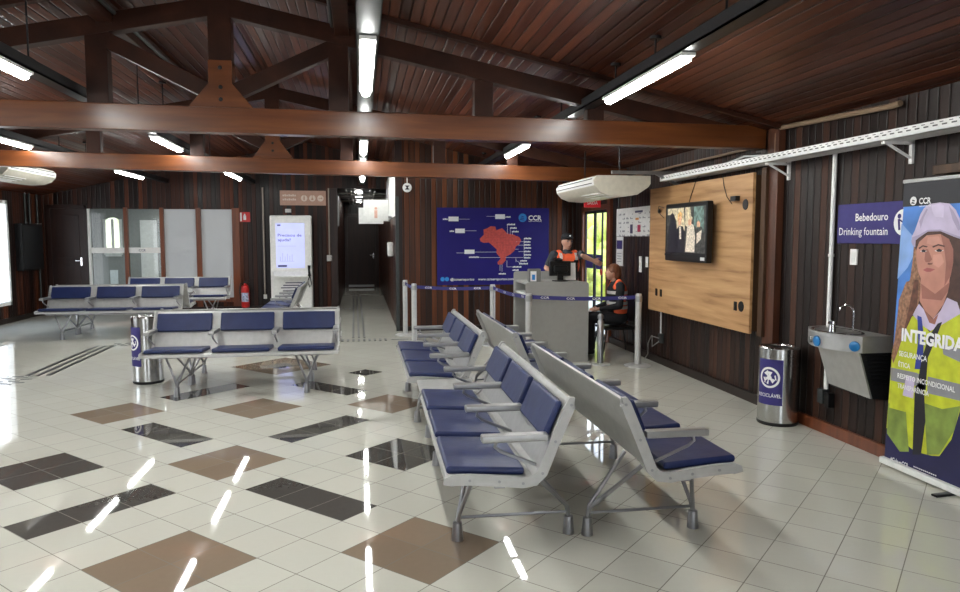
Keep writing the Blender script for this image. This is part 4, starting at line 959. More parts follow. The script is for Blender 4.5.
# ------------------------------------------------------------------ right wall: notice board, exit sign, switches
t = thing('notice_board', 'white wall notice with printed icons near the glazed door', 'notice', (XR, 9.9, 1.65))
xw = XR - .012
MB().box(xw, XR, 9.22, 10.51, 1.66, 2.07, .002).build('sheet', M_wplas, t)
b = MB()
for i in range(6):
    for j in range(8):
        if random.random() < .75:
            y = 10.42 - .155 * j; z = 2.0 - .062 * i
            for k in range(random.randint(1, 3)): b.box(xw - .001, xw, y - .11 + .035 * k, y - .085 + .035 * k, z - .03, z - .03 + random.choice((.012, .025)))
b.build('print', mat('print_grey', (.25, .25, .28), .6), t)
MB().box(xw - .002, xw, 9.55, 9.66, 1.72, 1.82).build('red_print', mat('print_red', (.5, .04, .10), .6), t); b = MB().box(xw - .002, xw, 9.84, 9.94, 1.70, 1.83); b.box(xw - .002, xw, 9.48, 9.76, 1.99, 2.02); b.build('black_print', M_ink, t); MB().box(xw - .002, xw, 9.62, 9.74, 1.89, 1.92).build('orange_print', mat('print_orange', (.75, .32, .08), .6), t)
t = thing('notice_strip', 'tall narrow white notice with a blue picture under the large one', 'notice', (XR, 10.36, 1.27))
MB().box(xw, XR, 10.23, 10.50, 1.22, 1.655, .002).build('sheet', M_wplas, t); MB().box(xw - .002, xw, 10.25, 10.48, 1.47, 1.60).build('picture', M_navy, t)
b = MB()
for k in range(4): b.box(xw - .002, xw, 10.28, 10.45, 1.28 + .04 * k, 1.288 + .04 * k)
b.build('print', MATS['print_grey'], t)
for k, (y0, y1, l) in enumerate(((9.50, 9.58, 'left of two white switch plates under the white wall notice'), (9.27, 9.35, 'right of two white switch plates under the white wall notice'))):
    s = thing('switch_plate', l, 'switch', (XR, (y0 + y1) / 2, 1.2)); MB().box(XR - .015, XR, y0, y1, 1.16 + .08 * k, 1.38, .004).build('plate', M_wplas, s); MB().box(XR - .02, XR - .015, y0 + .025, y1 - .025, 1.25, 1.30, .002).build('rocker', M_ivory, s)
p0, p1 = onY(584, 197.5, 10.7), onY(600.5, 207.5, 10.7)
t = thing('exit_sign', 'red hanging exit sign above the glazed door', 'sign', ((p0.x + p1.x) / 2, 10.7, p1.z))
MB().box(p0.x, p1.x, 10.69, 10.71, p1.z, p0.z, .003).build('plate', mat('exit_red', (.60, .02, .03), .4, emit=.15), t)
MB().text('SAÍDA', ((p0.x + p1.x) / 2, 10.688, p1.z + .045), X1, Z1, height=.05, width=.17, bold=.02, align='C').build('lettering', M_text, t)
b = MB().tube([(p0.x + .03, 10.7, p0.z), (p0.x + .03, 10.7, roof(p0.x))], .004, 6); b.tube([(p1.x - .03, 10.7, p0.z), (p1.x - .03, 10.7, roof(p1.x))], .004, 6); b.build('hanger', M_blackm, t)
for k, y in enumerate((10.42, 9.92)): conduit('conduit', [(XR - .012, y, 2.55), (XR - .012, y, 2.07)], .010, M_duct, ('left thin grey conduit above the white wall notice', 'right thin grey conduit above the white wall notice')[k])

# ------------------------------------------------------------------ air conditioners
def ac(label, x0, x1, y0, y1, z, s):
    """ceiling unit: outlet face at x0, back at x1 (towards the wall)"""
    t = thing('air_conditioner', label, 'air conditioner', ((x0 + x1) / 2, (y0 + y1) / 2, z))
    def X(u): return x0 + (x1 - x0) * u
    pr = [(.02, .245), (.0, .235), (-.05, .19), (-.035, .125), (.06, .055), (.22, .012), (.50, .0), (.75, .02), (.96, .11), (1., .15), (1., .245)]
    MB().prism([(X(u), y0, z + v) for u, v in pr], (0, y1 - y0, 0)).build('casing', M_ivory, t, smooth=28)
    d = -s * .004
    MB().prism([(X(.0) + d, y0 + .02, z + .232), (X(-.05) + d, y0 + .02, z + .19), (X(-.035) + d, y0 + .02, z + .127), (X(-.02), y0 + .02, z + .13), (X(-.03), y0 + .02, z + .19)], (0, y1 - y0 - .04, 0)).build('outlet_panel', M_wplas, t)
    b = MB()
    for u, v in ((-.042, .208), (-.048, .155)): b.bar((X(u) + d, y0 + .08, z + v), (X(u) + d, y1 - .08, z + v), .008, .009)
    b.build('louver', M_black, t)
    b = MB()
    for u, v in ((.10, .040), (.18, .022), (.28, .007), (.38, .003)): b.bar((X(u), y0 + .08, z + v), (X(u), y0 + .75, z + v), .035, .008)
    b.build('intake_grille', M_wplas, t)
    for y in (y0 + .15, y1 - .15):
        MB().tube([(X(.5), y, z + .24), (X(.5), y, roof(X(.5)))], .008, 6).build('hanger_rod', M_blackm, t)
    return t
ac('ivory air conditioner hung over the TV wall end, right side', 2.75, 3.42, 8.2, 9.85, 2.13, 1)
ac('white air conditioner at the upper left edge above the left window', -4.95, -5.65, 11.3, 12.95, 2.49, -1)
t = thing('mounting_bracket', 'grey steel bracket above the right air conditioner', 'bracket', (3.6, 8.3, 2.42))
b = MB().bar((2.95, 8.25, 2.415), (XR, 8.25, 2.415), .04, .04, .004); b.bar((XR - .03, 8.25, 2.2), (XR - .03, 8.25, 2.44), .04, .04); b.bar((3.5, 8.25, 2.41), (XR - .02, 8.25, 2.25), .03, .03); b.build('arm', M_alu, t)

# ------------------------------------------------------------------ wooden TV panel and television
PY0, PY1, PZ0, PZ1, PX = 6.40, 8.87, .715, 2.262, 3.70
t = thing('tv_panel', 'light oak wall panel behind the television', 'wall panel', (XR, (PY0 + PY1) / 2, PZ0))
MB().box(PX, PX + .03, PY0, PY1, PZ0, PZ1, .002).build('face', M_oak, t)
MB().box(PX + .03, XR, PY0 + .02, PY1 - .02, PZ0 + .02, PZ1 - .02).build('frame', M_oakd, t)
def socket(px, py, kind):
    q = onX(px, py, PX); b = MB()
    if kind == 'o': b.lathe([(0, -.004), (.05, -.004), (.055, .002), (0, .002)], (PX, q.y, q.z), 20, 'X')
    else: b.box(PX - .006, PX, q.y - .03, q.y + .03, q.z - .045, q.z + .045, .003)
    b.build('socket', M_black, t)
for q in ((745.5, 204.5, 'o'), (656.5, 292, 's'), (661, 293, 's'), (735.5, 306, 's'), (741, 306.5, 'o')): socket(*q)
tag(MB().box(XR - .1, XR - .002, 6.28, 6.36, .7, 2.3).build('panel_side_board', M_oakd, loc=(XR, 6.32, .7)), 'dark upright board between oak TV panel and wall post', 'board')
tv = thing('television', 'black square-cornered television showing a film on the oak panel', 'television', (3.6, 7.65, 1.38))
sx = 3.56; ty0, ty1, tz0, tz1 = onX(707, 262, sx).y, onX(664.5, 262, sx).y, 1.375, 2.03
rot = Matrix.Translation((sx, (ty0 + ty1) / 2, tz0)) @ Matrix.Rotation(R(0), 4, 'Z') @ Matrix.Translation((-sx, -(ty0 + ty1) / 2, -tz0))
MB().box(sx, sx + .075, ty0 + .03, ty1, tz0, tz1, .015).build('casing', M_black, tv)
b = MB().box(sx - .006, sx, ty0 + .01, ty1 - .01, tz0 + .06, tz0 + .085); b.box(sx + .075, PX, (ty0 + ty1) / 2 - .1, (ty0 + ty1) / 2 + .1, tz0 + .2, tz0 + .45); b.build('wall_mount', M_blackm, tv)
fy0, fy1, fz0, fz1 = ty0 + .05, ty1 - .05, tz0 + .10, tz1 - .05
def scr(u, v, e): return (sx - .002 - e, fy1 - u * (fy1 - fy0), fz0 + v * (fz1 - fz0))
SCM = [mat('film_%s' % n, c, .3, emit=.55, var=v, scale=s) for n, c, v, s in (('dark', (.035, .035, .03), .9, 25), ('black', (.01, .01, .014), .3, 20), ('tan', (.42, .36, .24), .5, 30), ('skin', (.50, .28, .17), .3, 40), ('cream', (.46, .40, .32), .5, 45), ('blond', (.45, .27, .09), .5, 50), ('teal', (.10, .16, .14), .7, 20))]
b = MB()
def sp(mi, pts, e): b.mi = mi; b.poly([scr(u, v, e) for u, v in pts])
sp(0, [(0, 0), (1, 0), (1, 1), (0, 1)], 0)
sp(2, [(.02, .85), (.03, .99), (.46, .99), (.5, .5), (.30, .2), (.27, .7), (.2, .85)], .0006); sp(6, [(.72, .6), (.72, .99), (.96, .99), (.96, .4)], .0006); sp(2, [(.5, .6), (.5, .99), (.62, .99), (.66, .75), (.6, .55)], .0006)
sp(1, [(.03, 0), (.05, .5), (.10, .72), (.10, .85), (.15, .9), (.21, .84), (.22, .72), (.27, .55), (.30, 0)], .0012)
sp(1, [(.29, 0), (.27, .3), (.28, .52), (.36, .6), (.45, .58), (.49, .45), (.49, 0)], .0012); sp(3, [(.33, .6), (.32, .75), (.36, .82), (.41, .78), (.40, .62)], .0018); sp(5, [(.30, .70), (.31, .86), (.37, .92), (.43, .86), (.42, .74), (.40, .80), (.34, .80), (.33, .68)], .0024); sp(4, [(.36, .3), (.35, .58), (.40, .58), (.41, .3)], .0018)
sp(4, [(.52, .02), (.55, .45), (.56, .6), (.62, .66), (.72, .6), (.76, .35), (.75, .02)], .0012); sp(3, [(.59, .6), (.58, .70), (.63, .77), (.67, .70), (.66, .60)], .0018); sp(2, [(.57, .70), (.58, .78), (.64, .82), (.69, .76), (.68, .70), (.64, .75)], .0024)
sp(0, [(.79, 0), (.78, .45), (.82, .58), (.92, .56), (.97, .4), (.97, 0)], .0012); sp(3, [(.80, .56), (.80, .66), (.84, .70), (.88, .64), (.87, .55)], .0018); sp(4, [(.80, .2), (.80, .42), (.92, .5), (.90, .3)], .0018)
b.build('screen', SCM, tv, smooth=0)
tv_s = MB().box(sx - .004, sx, ty0 + .06, ty0 + .15, tz0 + .025, tz0 + .06); tv_s.build('sticker', M_pw, tv)
b = MB().tube([onX(693, 190, PX - .01), onX(697, 178, PX - .01), onX(705, 172, XR - .1), onX(711, 169, XR - .12)], .004, 6); b.tube([onX(689, 203, 3.64), onX(691, 196, PX - .01), onX(693, 190, PX - .01)], .004, 6)
tag(b.build('power_cable', M_black), 'thin black cable rising from the television to the tray', 'cable')
b = MB().tube([onX(723, 177, PX - .01), onX(724, 186, PX - .01), onX(727, 197, PX - .008), onX(732, 204, PX - .006)], .004, 6); b.box(PX - .05, PX - .001, onX(738, 205, PX).y - .04, onX(738, 205, PX).y + .07, 2.005, 2.055, .006)
tag(b.build('plug_cable', M_black), 'thin brown cable with black plug at the upper right of oak panel', 'cable')
b = MB().tube([onX(664, 208, 3.66), onX(659, 206, 3.67), onX(658, 212, 3.67), onX(664, 218, 3.66)], .004, 6); b.ell(onX(659, 211, 3.68), (.015, .03, .03)); tag(b.build('aerial_lead', M_black), 'short black lead at the left of the television', 'cable')

# ------------------------------------------------------------------ cable tray, pipes, conduit
ZT, TX0, TX1 = 2.355, 3.60, 3.80
t = thing('cable_tray', 'long white perforated cable tray along the right wall', 'cable tray', (3.7, 5, ZT))
b = MB(); b.box(TX0, TX1, -1, 8.35, ZT - .035, ZT - .03); b.box(TX0, TX0 + .004, -1, 8.35, ZT - .035, ZT + .03); b.box(TX1 - .004, TX1, -1, 8.35, ZT - .035, ZT + .03); b.build('channel', M_rail, t)
b = MB(); y = .4
while y < 8.3: b.box(TX0 - .0012, TX0, y, y + .04, ZT - .005, ZT + .004); b.box(TX0 - .0012, TX0, y + .03, y + .06, ZT + .014, ZT + .019); y += .075
b.build('slots', mat('slot_shadow_grey', (.10, .10, .10), .8), t)
for y in (2.2, 4.58, 6.06):
    b = MB().bar((TX0 + .02, y, ZT - .045), (XR - .002, y, ZT - .045), .03, .02); b.bar((TX0 + .05, y, ZT - .05), (XR - .015, y, ZT - .15), .018, .014); b.box(XR - .02, XR, y - .015, y + .015, ZT - .19, ZT + .02); b.build('bracket', M_rail, t)
M_cab = mat('pale_cable', (.55, .55, .55), .5)
for k, (y0, y1, z, dy) in enumerate(((5.2, 7.8, .06, .02), (5.5, 7.9, .08, .06), (5.0, 7.2, .05, .10))):
    pts = [(TX0 + .04 + dy, y0 + (y1 - y0) * j / 8, ZT - .01 + z * math.sin(PI * j / 8) * (1 + .3 * math.sin(j * 2 + k))) for j in range(9)]
    tag(MB().tube(pts, .009, 6).build('loose_cable', (M_cab, M_black, M_cab)[k]), ('front pale cable looping over the white tray', 'black cable looping over the white tray', 'rear pale cable looping over the white tray')[k], 'cable')
conduit('ceiling_pipe', [(XR - .05, 4.66, 2.60), (XR - .05, 4.75, 2.595), (XR - .05, 6.15, 2.645), (XR - .05, 6.2, 2.60), (XR - .05, 6.2, 2.40)], .022, M_beige, 'beige pipe running along the top of the right wall', (), ())
conduit('conduit', [(XR - .022, 5.40, 2.33), (XR - .022, 5.40, .36)], .018, M_rail, 'white vertical conduit on the right wall beside the fountain sign', (), [(XR - .022, 5.40, 1.50)])
conduit('ceiling_pipe', [(3.80, 9.9, 2.50), (3.80, 6.55, 2.52)], .014, M_beige, 'thin beige pipe along the wall above the oak panel')
t = thing('wall_socket', 'black twin socket under the white conduit beside the fountain', 'socket', (XR, 5.4, .25))
MB().box(XR - .06, XR, 5.31, 5.37, .24, .36, .006).build('left_box', M_black, t); MB().box(XR - .07, XR, 5.38, 5.45, .26, .38, .006).build('right_box', M_duct, t)
t = thing('switch_plate', 'white blank plate on the right wall under the blue fountain sign', 'switch', (XR, 5.14, 1.44)); MB().box(XR - .014, XR, 5.10, 5.18, 1.43, 1.555, .003).build('plate', M_wplas, t); MB().box(XR - .017, XR - .014, 5.12, 5.16, 1.45, 1.535, .002).build('insert', M_white, t)
tag(box1('wood_block', M_oakd, (XR - .12, XR, 3.95, 4.26, 2.06, 2.12), .004), 'small dark wooden block high on the right wall behind the banner', 'block')
t = thing('floor_outlet', 'white outlet with dangling plugs low on the wall under the oak panel', 'socket', (XR, 8.95, .3))
MB().box(XR - .05, XR, 8.72, 8.80, .28, .40, .006).build('box', M_duct, t); b = MB().tube([(XR - .05, 8.76, .34), (XR - .12, 8.85, .36), (XR - .12, 8.95, .25), (XR - .09, 9.02, .10), (XR - .10, 9.1, .02)], .008, 6); b.tube([(XR - .05, 8.76, .30), (XR - .10, 8.86, .22), (XR - .08, 8.92, .36)], .008, 6); b.build('lead', M_alu, t)
conduit('conduit', [(XR - .012, 8.80, .71), (XR - .012, 8.80, .40)], .010, M_rail, 'short white conduit from the oak panel down to the outlet')

# ------------------------------------------------------------------ drinking fountain sign
t = thing('fountain_sign', 'purple-blue wall sign reading Bebedouro, Drinking fountain', 'sign', (XR, 4.9, 1.6)); xs = XR - .014
MB().box(xs, XR, 4.36, 5.345, 1.60, 1.91, .002).build('board', M_navy, t)
YM = (0, -1, 0)
b = MB(); b.text('Bebedouro', (xs - .0005, 4.775, 1.775), YM, Z1, height=.058, width=.355, bold=.012, align='R'); b.text('Drinking fountain', (xs - .0005, 4.775, 1.665), YM, Z1, height=.06, width=.545, bold=-.002, align='R')
b.lathe([(0, 0), (.095, 0), (.095, .002), (0, .002)], (xs - .002, 4.62, 1.755), 30, 'X'); b.build('lettering', M_text, t)
b = MB(); b.lathe([(0, 0), (.018, 0), (.018, .001), (0, .001)], (xs - .0035, 4.66, 1.80), 12, 'X'); b.bar((xs - .003, 4.665, 1.78), (xs - .003, 4.655, 1.70), .001, .02, up=(0, 1, 0)); b.bar((xs - .003, 4.66, 1.775), (xs - .003, 4.61, 1.75), .001, .012, up=(0, 1, 1)); b.box(xs - .0035, xs - .0025, 4.57, 4.61, 1.70, 1.74); b.build('pictogram', M_navy, t)

# ------------------------------------------------------------------ drinking fountain
M_apr = mat('satin_stainless', (.50, .50, .49), .38, .65)
y0, y1, x0 = 4.69, 5.34, 3.42
t = thing('drinking_fountain', 'stainless steel wall drinking fountain with chrome taps', 'drinking fountain', (XR, 5.04, .42))
def ftop(bulge, z): # plan outline of the basin: bowed front
    pts = [(XR, y0 + .0, z), (XR - .245, y0, z)]
    pts += [(XR - .245 - bulge * math.sin(PI * k / 12), y0 + (y1 - y0) * k / 12, z) for k in range(1, 12)]
    return pts + [(XR - .245, y1, z), (XR, y1, z)]
MB().prism(ftop(.13, .80), (0, 0, .095)).build('apron', M_apr, t, smooth=40)
MB().prism(ftop(.145, .895), (0, 0, .028)).build('basin_top', M_apr, t, smooth=40)
b = MB().lathe([(0, -.03), (.10, -.025), (.17, 0), (.185, .004), (.19, 0), (.18, -.006)], (0, 0, 0), 32)
for v in b.bm.verts: v.co = Vector((3.645 + v.co.x * .78, 5.02 + v.co.y * 1.3, .9265 + v.co.z))
b.build('basin_rim', M_chrome, t)
b = MB()
for v in [0]: b.lathe([(0, 0), (.165, 0), (.165, .002), (0, .002)], (0, 0, 0), 32)
for v in b.bm.verts: v.co = Vector((3.645 + v.co.x * .78, 5.02 + v.co.y * 1.3, .924 + v.co.z))
b.build('basin_floor', M_ssm, t)
A = [(XR - .262, y1 - .15, .80), (XR - .262, y0 + .012, .80), (XR - .15, y0 + .012, .455), (XR - .15, y1 - .15, .475)]
MB().prism(A, (.02, 0, .0)).build('front_panel', M_apr, t, smooth=0)
B_ = [(XR - .25, y0 + .01, .80), (XR, y0 + .01, .80), (XR, y0 + .01, .44), (XR - .135, y0 + .01, .455)]
MB().prism(B_, (0, y1 - y0 - .165, 0)).build('body', M_blackm, t, smooth=0)
b = MB()
for k in range(8): z = .77 - .03 * k; b.box(XR - .21 + .009 * k, XR - .03, y0 + .003, y0 + .01, z, z + .008)
b.build('side_louver', M_black, t)
M_bb = mat('button_blue', (.01, .16, .42), .35)
def fr(u): # point on bowed apron front
    k = (u - y0) / (y1 - y0); return XR - .245 - .13 * math.sin(PI * k)
for y, m, w in ((y1 - .31, M_bb, .042), (y0 + .045, M_bb, .038), (y1 - .20, M_alu, .026)):
    x = fr(y); sl = -.13 * PI / (y1 - y0) * math.cos(PI * (y - y0) / (y1 - y0)); n = Vector((-1, sl * 1, 0)).normalized(); n = Vector((-1, sl, 0)).normalized()
    mxb = Matrix.Translation((x, y, .847)) @ n.to_track_quat('Z', 'Y').to_matrix().to_4x4()
    b = MB().lathe([(0, 0), (w, 0), (w, .01), (w * .8, .014), (0, .014)], (0, 0, 0), 20)
    for v in b.bm.verts: v.co = mxb @ v.co
    b.build('push_button', m, t)
MB().tube([(3.74, 4.965, .92), (3.74, 4.965, 1.07), (3.735, 4.97, 1.10), (3.725, 4.985, 1.12), (3.71, 5.01, 1.127), (3.69, 5.04, 1.115), (3.68, 5.05, 1.08)], .008).build('gooseneck_tap', M_chrome, t)
b = MB().lathe([(0, .92), (.028, .92), (.024, .95), (.02, .985), (.03, .99), (.03, 1.01), (0, 1.015)], (3.56, 4.96, 0), 16); b.tube([(3.56, 4.96, .98), (3.53, 4.96, 1.0)], .012); b.build('bubbler_tap', M_chrome, t)

# ------------------------------------------------------------------ roll-up banner
BX = 3.74
bn = thing('rollup_banner', 'tall roll-up banner printed with a woman in white helmet and yellow vest', 'banner', (BX, 4.15, 0))
by0, by1 = 3.70, 4.565
MB().box(BX - .035, BX + .06, by0 - .01, by1 + .02, .016, .062, .008).build('base_case', M_wplas, bn)
MB().bar((BX - .16, 3.93, .009), (BX + .1, 3.96, .009), .045, .016, .006).build('foot', M_black, bn)
MB().box(BX - .012, BX + .012, by0 - .01, by1 - .06, 2.02, 2.045, .004).build('top_rail', M_alu, bn)
MB().tube([(BX + .03, 4.12, .08), (BX + .012, 4.12, 2.03)], .008).build('support_pole', M_alu, bn)
PM = [mat('print_' + n, c, .45, var=v, scale=s) for n, c, v, s in (
    ('sky', (.07, .22, .62), .35, 3), ('navy', (.012, .012, .07), .2, 4), ('black', (.012, .012, .018), .2, 5), ('lilac', (.58, .50, .68), .12, 8), ('face', (.52, .24, .18), .10, 9), ('hair', (.13, .05, .03), .45, 22),
    ('yellow', (.55, .60, .03), .2, 9), ('grey', (.075, .07, .14), .2, 9), ('green', (.22, .30, .06), .3, 8), ('shade', (.33, .13, .10), .12, 9), ('lip', (.38, .10, .10), .1, 9), ('white', (.85, .85, .86), .02, 9), ('brown', (.07, .03, .022), .3, 20), ('cloud', (.25, .42, .78), .2, 5), ('blue', (.03, .05, .30), .2, 5), ('tan', (.30, .15, .085), .5, 40), ('cap_light', (.66, .58, .76), .1, 9), ('cheek', (.60, .30, .23), .1, 9), ('hat_shade', (.40, .34, .50), .1, 9))]
PI_ = {m.name[6:]: i for i, m in enumerate(PM)}
b = MB()
zL = lambda z: by1 - .0 - (2.03 - z) * 0  # upright edge
def ply(name, e, pts, z=0):
    b.mi = PI_[name]; out = []
    for q in pts:
        p = onX(q[0], q[1], BX); out.append((BX - .002 - e * .0006, min(max(p.y, by0), by1 - .065 * (max(p.z - .08, 0)) / 1.95), min(max(p.z, .055), 2.03)))
    b.poly(out)
def z1(pts): return [(880 + x / 5.39, 175 + y / 5.39) for x, y in pts]
def z2(pts): return [(880 + x / 5.39, 280 + y / 5.39) for x, y in pts]
def z3(pts): return [(870 + x / 3.29, 330 + y / 3.29) for x, y in pts]
ply('sky', 0, [(860, 150), (1060, 150), (1060, 620), (860, 620)])
ply('black', 1, z1([(0, 0), (900, -140), (900, 120), (130, 172), (100, 172), (100, 0)]))
ply('cloud', 1, z1([(110, 260), (180, 330), (190, 420), (150, 500), (90, 560), (80, 400)]))
ply('brown', 2, z1([(195, 300), (420, 300), (460, 420), (470, 900), (350, 900), (170, 800), (185, 500)]))
ply('lilac', 3, z1([(172, 360), (175, 330), (190, 300), (208, 250), (220, 212), (240, 178), (270, 156), (325, 148), (378, 154), (412, 188), (434, 236), (448, 285), (472, 330), (470, 350), (400, 325), (330, 298), (260, 300), (215, 330), (195, 350), (193, 388), (180, 380)]))
ply('cap_light', 4, z1([(280, 165), (330, 152), (350, 165), (345, 230), (300, 225), (285, 195)]))
ply('face', 4, z1([(200, 400), (215, 360), (255, 325), (330, 318), (375, 345), (398, 400), (398, 470), (385, 540), (360, 590), (320, 625), (275, 625), (235, 590), (208, 520), (198, 450)]))
ply('shade', 5, z1([(330, 318), (375, 345), (398, 400), (398, 470), (385, 540), (350, 600), (360, 480), (350, 400)]))
ply('shade', 5, z1([(243, 455), (250, 400), (262, 400), (285, 455), (270, 470), (250, 470)]))
ply('cheek', 5, z1([(290, 430), (335, 425), (350, 470), (320, 500), (285, 480)])); ply('cheek', 5, z1([(262, 335), (320, 330), (340, 370), (290, 378), (255, 370)]))
ply('brown', 6, z1([(212, 392), (235, 378), (262, 385), (255, 390), (235, 386), (216, 400)])); ply('brown', 6, z1([(285, 385), (318, 372), (355, 382), (350, 388), (318, 380), (290, 392)]))
ply('white', 5.5, z1([(220, 411), (238, 401), (256, 410), (238, 417)])); ply('white', 5.5, z1([(298, 409), (322, 398), (347, 407), (322, 415)]))
ply('hair', 5.9, z1([(258, 480), (266, 474), (280, 476), (290, 472), (284, 482), (268, 484)])); ply('hat_shade', 5, z1([(172, 360), (178, 335), (215, 322), (260, 296), (330, 294), (400, 320), (470, 345), (470, 356), (400, 332), (330, 303), (262, 305), (217, 335), (196, 352), (193, 388), (180, 380)])); ply('hat_shade', 5, z1([(375, 165), (400, 195), (425, 240), (440, 290), (425, 300), (395, 240)])); ply('hat_shade', 4.5, z1([(215, 250), (235, 215), (255, 180), (262, 185), (240, 230), (222, 290)]))
ply('black', 6, z1([(226, 409), (238, 400), (252, 408), (246, 416), (232, 416)])); ply('black', 6, z1([(306, 406), (322, 397), (341, 405), (332, 414), (315, 414)]))
ply('lip', 6, z1([(235, 512), (258, 500), (275, 503), (302, 508), (275, 522), (255, 522)]))
ply('face', 3, z2([(225, -60), (385, -60), (370, 60), (345, 130), (290, 210), (245, 165), (215, 110)])); ply('shade', 4, z2([(225, 20), (300, 75), (380, 10), (370, 60), (335, 110), (230, 100)]))
ply('yellow', 3.5, z3([(62, 60), (420, 60), (420, 330), (60, 330)]))
ply('yellow', 4, z2([(60, 470), (100, 380), (150, 200), (200, 190), (270, 280), (340, 230), (431, 180), (620, 180), (620, 640), (50, 640)]))
ply('yellow', 3.8, z3([(60, 150), (400, 150), (400, 300), (230, 420), (150, 400), (50, 320)]))
ply('lilac', 5, z2([(178, 185), (213, 128), (245, 165), (285, 215), (330, 165), (365, 95), (420, 120), (440, 180), (330, 245), (275, 275), (225, 240)]))
ply('shade', 6, z2([(240, 160), (290, 212), (320, 180), (300, 240), (270, 230)]))
ply('blue', 6, z2([(205, 190), (228, 200), (240, 300), (235, 480), (190, 480), (210, 330)]))
ply('black', 7, z2([(315, 235), (340, 225), (300, 330), (262, 420), (250, 592), (200, 592), (230, 420), (270, 300)]))
ply('black', 7, z3([(150, 190), (178, 150), (185, 300), (170, 410), (142, 410)]))
ply('tan', 6, z2([(145, 10), (210, -10), (212, 120), (170, 200), (140, 280), (115, 340), (95, 400), (75, 450), (62, 410), (85, 300), (100, 170), (105, 110)])); ply('hair', 7, z2([(190, 0), (212, 0), (205, 140), (170, 210), (120, 320), (150, 200)]))
ply('tan', 3, z1([(185, 380), (205, 420), (210, 520), (225, 600), (205, 720), (160, 700), (130, 640), (165, 560), (180, 450)]))
ply('grey', 7, z2([(340, 345), (431, 370), (640, 410), (640, 470), (520, 460), (431, 440), (345, 400)])); ply('grey', 6, z2([(58, 470), (200, 500), (240, 520), (240, 580), (60, 540)])); ply('grey', 6, z2([(262, 520), (431, 560), (640, 600), (640, 700), (431, 650), (258, 610)]))
ply('green', 6, z3([(62, 240), (120, 260), (130, 400), (100, 400), (58, 340)])); ply('green', 6, z3([(180, 240), (240, 260), (300, 250), (280, 330), (230, 410), (190, 410)])); ply('yellow', 7, z3([(70, 190), (125, 210), (120, 270), (66, 255)]))
ply('lilac', 8, z3([(122, 150), (150, 158), (145, 225), (110, 215)]))
ply('navy', 3.2, z3([(20, 310), (420, 310), (420, 700), (20, 700)]))
ply('navy', 5, z3([(40, 335), (75, 385), (120, 410), (170, 412), (230, 415), (270, 360), (300, 260), (420, 160), (620, 160), (620, 700), (20, 700)]))
b.build('printed_panel', PM, bn, smooth=0)
MB().box(BX - .0015, BX + .002, by0, by1 - .066, .05, 2.03).build('fabric', M_white, bn, smooth=0)
b = MB()
def wr(s, px, py, h, w, slant=0, bold=.02):
    p = onX(px, py, BX - .012); b.text(s, (BX - .0085, p.y, p.z), YM, Z1, height=h, width=w, bold=bold)
wr('INTEGRIDADE', 901, 340, .082, .655, bold=.045); b.build('headline', M_text, bn); b = MB(); wr('SEGURANÇA', 898.5, 355.5, .036, .255); wr('ÉTICA', 898, 366, .033, .11); wr('RESPEITO INCONDICIONAL', 897, 377.5, .034, .50); wr('TRANSPARÊNCIA', 897, 387.5, .033, .285)
b.build('value_list', M_text, bn); b = MB(); wr('#CulturaCCR', 890, 461, .034, .17)
for k in range(2):
    p = onX(911, 466 + 3 * k, BX - .01)
    for j in range(12): b.box(BX - .009, BX - .0085, p.y - .02 - .017 * j - .013, p.y - .02 - .017 * j, p.z + .0, p.z + .008)
b.build('footer_text', M_text, bn); b = MB(); wr('CCR', 918.5, 204, .04, .105, bold=.03); wr('AEROPORTOS', 918.5, 207, .009, .105)
q = onX(914.5, 201, BX); b.lathe([(0, 0), (.03, 0), (.03, .001), (0, .001)], (BX - .009, q.y, q.z), 20, 'X'); b.build('logo_lettering', M_text, bn)
b = MB()
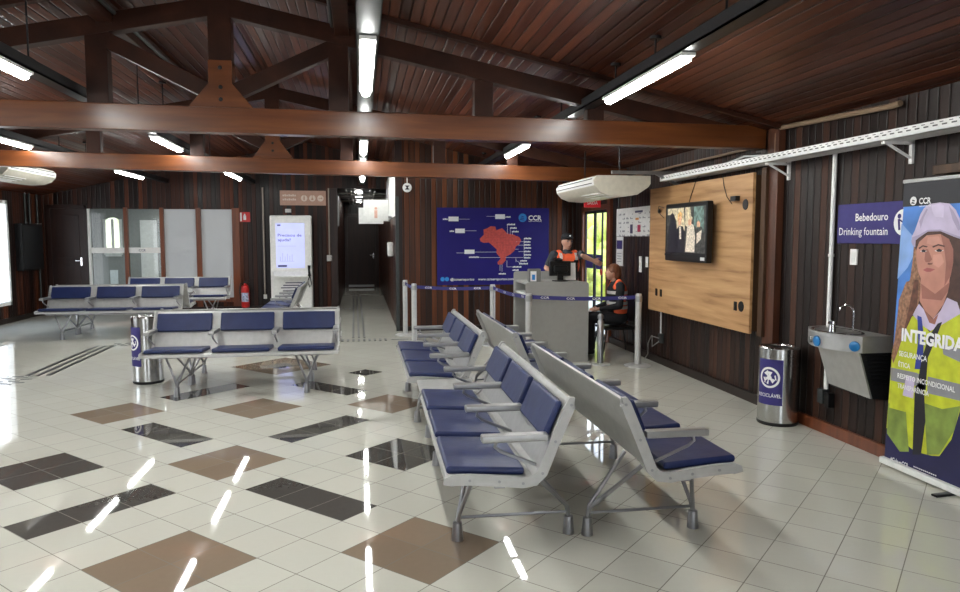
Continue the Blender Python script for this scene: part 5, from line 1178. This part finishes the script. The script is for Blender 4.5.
for k in range(2): b.prism([(BX - .0095, q.y + .02 - .01 * k, q.z - .016 + .016 * k), (BX - .0095, q.y - .012, q.z - .02 + .016 * k), (BX - .0095, q.y - .016, q.z - .014 + .016 * k), (BX - .0095, q.y + .008, q.z - .006 + .016 * k)], (-.0005, 0, 0))
b.build('logo_mark', PM[2], bn)

# ------------------------------------------------------------------ daylight
w = bpy.data.worlds.new('world'); SC.world = w; w.use_nodes = True
nt = w.node_tree; bg = nt.nodes['Background']; tc = N(nt, 'ShaderNodeTexCoord'); sp_ = N(nt, 'ShaderNodeSeparateXYZ'); nt.links.new(tc.outputs['Generated'], sp_.inputs[0])
nt.links.new(ramp(nt, sp_.outputs[2], [(0, (.95, .97, 1.0)), (.6, (.62, .78, 1.0))]), bg.inputs[0]); bg.inputs[1].default_value = 3.4
def portal(loc, rot, sx, sy):
    l = bpy.data.lights.new('portal', 'AREA'); l.shape = 'RECTANGLE'; l.size = sx; l.size_y = sy; l.cycles.is_portal = True
    o = bpy.data.objects.new('portal', l); COL.objects.link(o); o.location = loc; o.rotation_euler = rot
for x0_, x1_ in ((-4.6, -2.8), (.6, 2.4)): portal(((x0_ + x1_) / 2, YF - .15, 1.18), (R(90), 0, 0), x1_ - x0_, 2.35)
for y0_, y1_ in ((WL0, WL1), (6.0, 8.6)): portal((XL - .15, (y0_ + y1_) / 2, 1.345), (R(90), 0, R(-90)), y1_ - y0_, 2.0)
portal((XR + .2, (DY0 + DY1) / 2, DZ / 2), (R(90), 0, R(90)), DY1 - DY0, DZ)
l = bpy.data.lights.new('office_lamp', 'AREA'); l.energy = 26; l.size = 1.2; l.color = (1, .97, .92)
o = bpy.data.objects.new('office_lamp', l); COL.objects.link(o); o.location = (-4.5, YB + 1.4, 2.6)

for o in bpy.data.objects:
    if '_o' in o: del o['_o']
SC.view_settings.view_transform = 'Standard'; SC.view_settings.look = 'None'; SC.view_settings.gamma = 1; SC.view_settings.use_curve_mapping = False
SC.view_settings.exposure = 0.5
cy = SC.cycles
cy.use_denoising = True; cy.max_bounces = 8; cy.diffuse_bounces = 4; cy.glossy_bounces = 4; cy.transmission_bounces = 4; cy.transparent_max_bounces = 8
cy.caustics_reflective = False; cy.caustics_refractive = False; cy.sample_clamp_indirect = 6
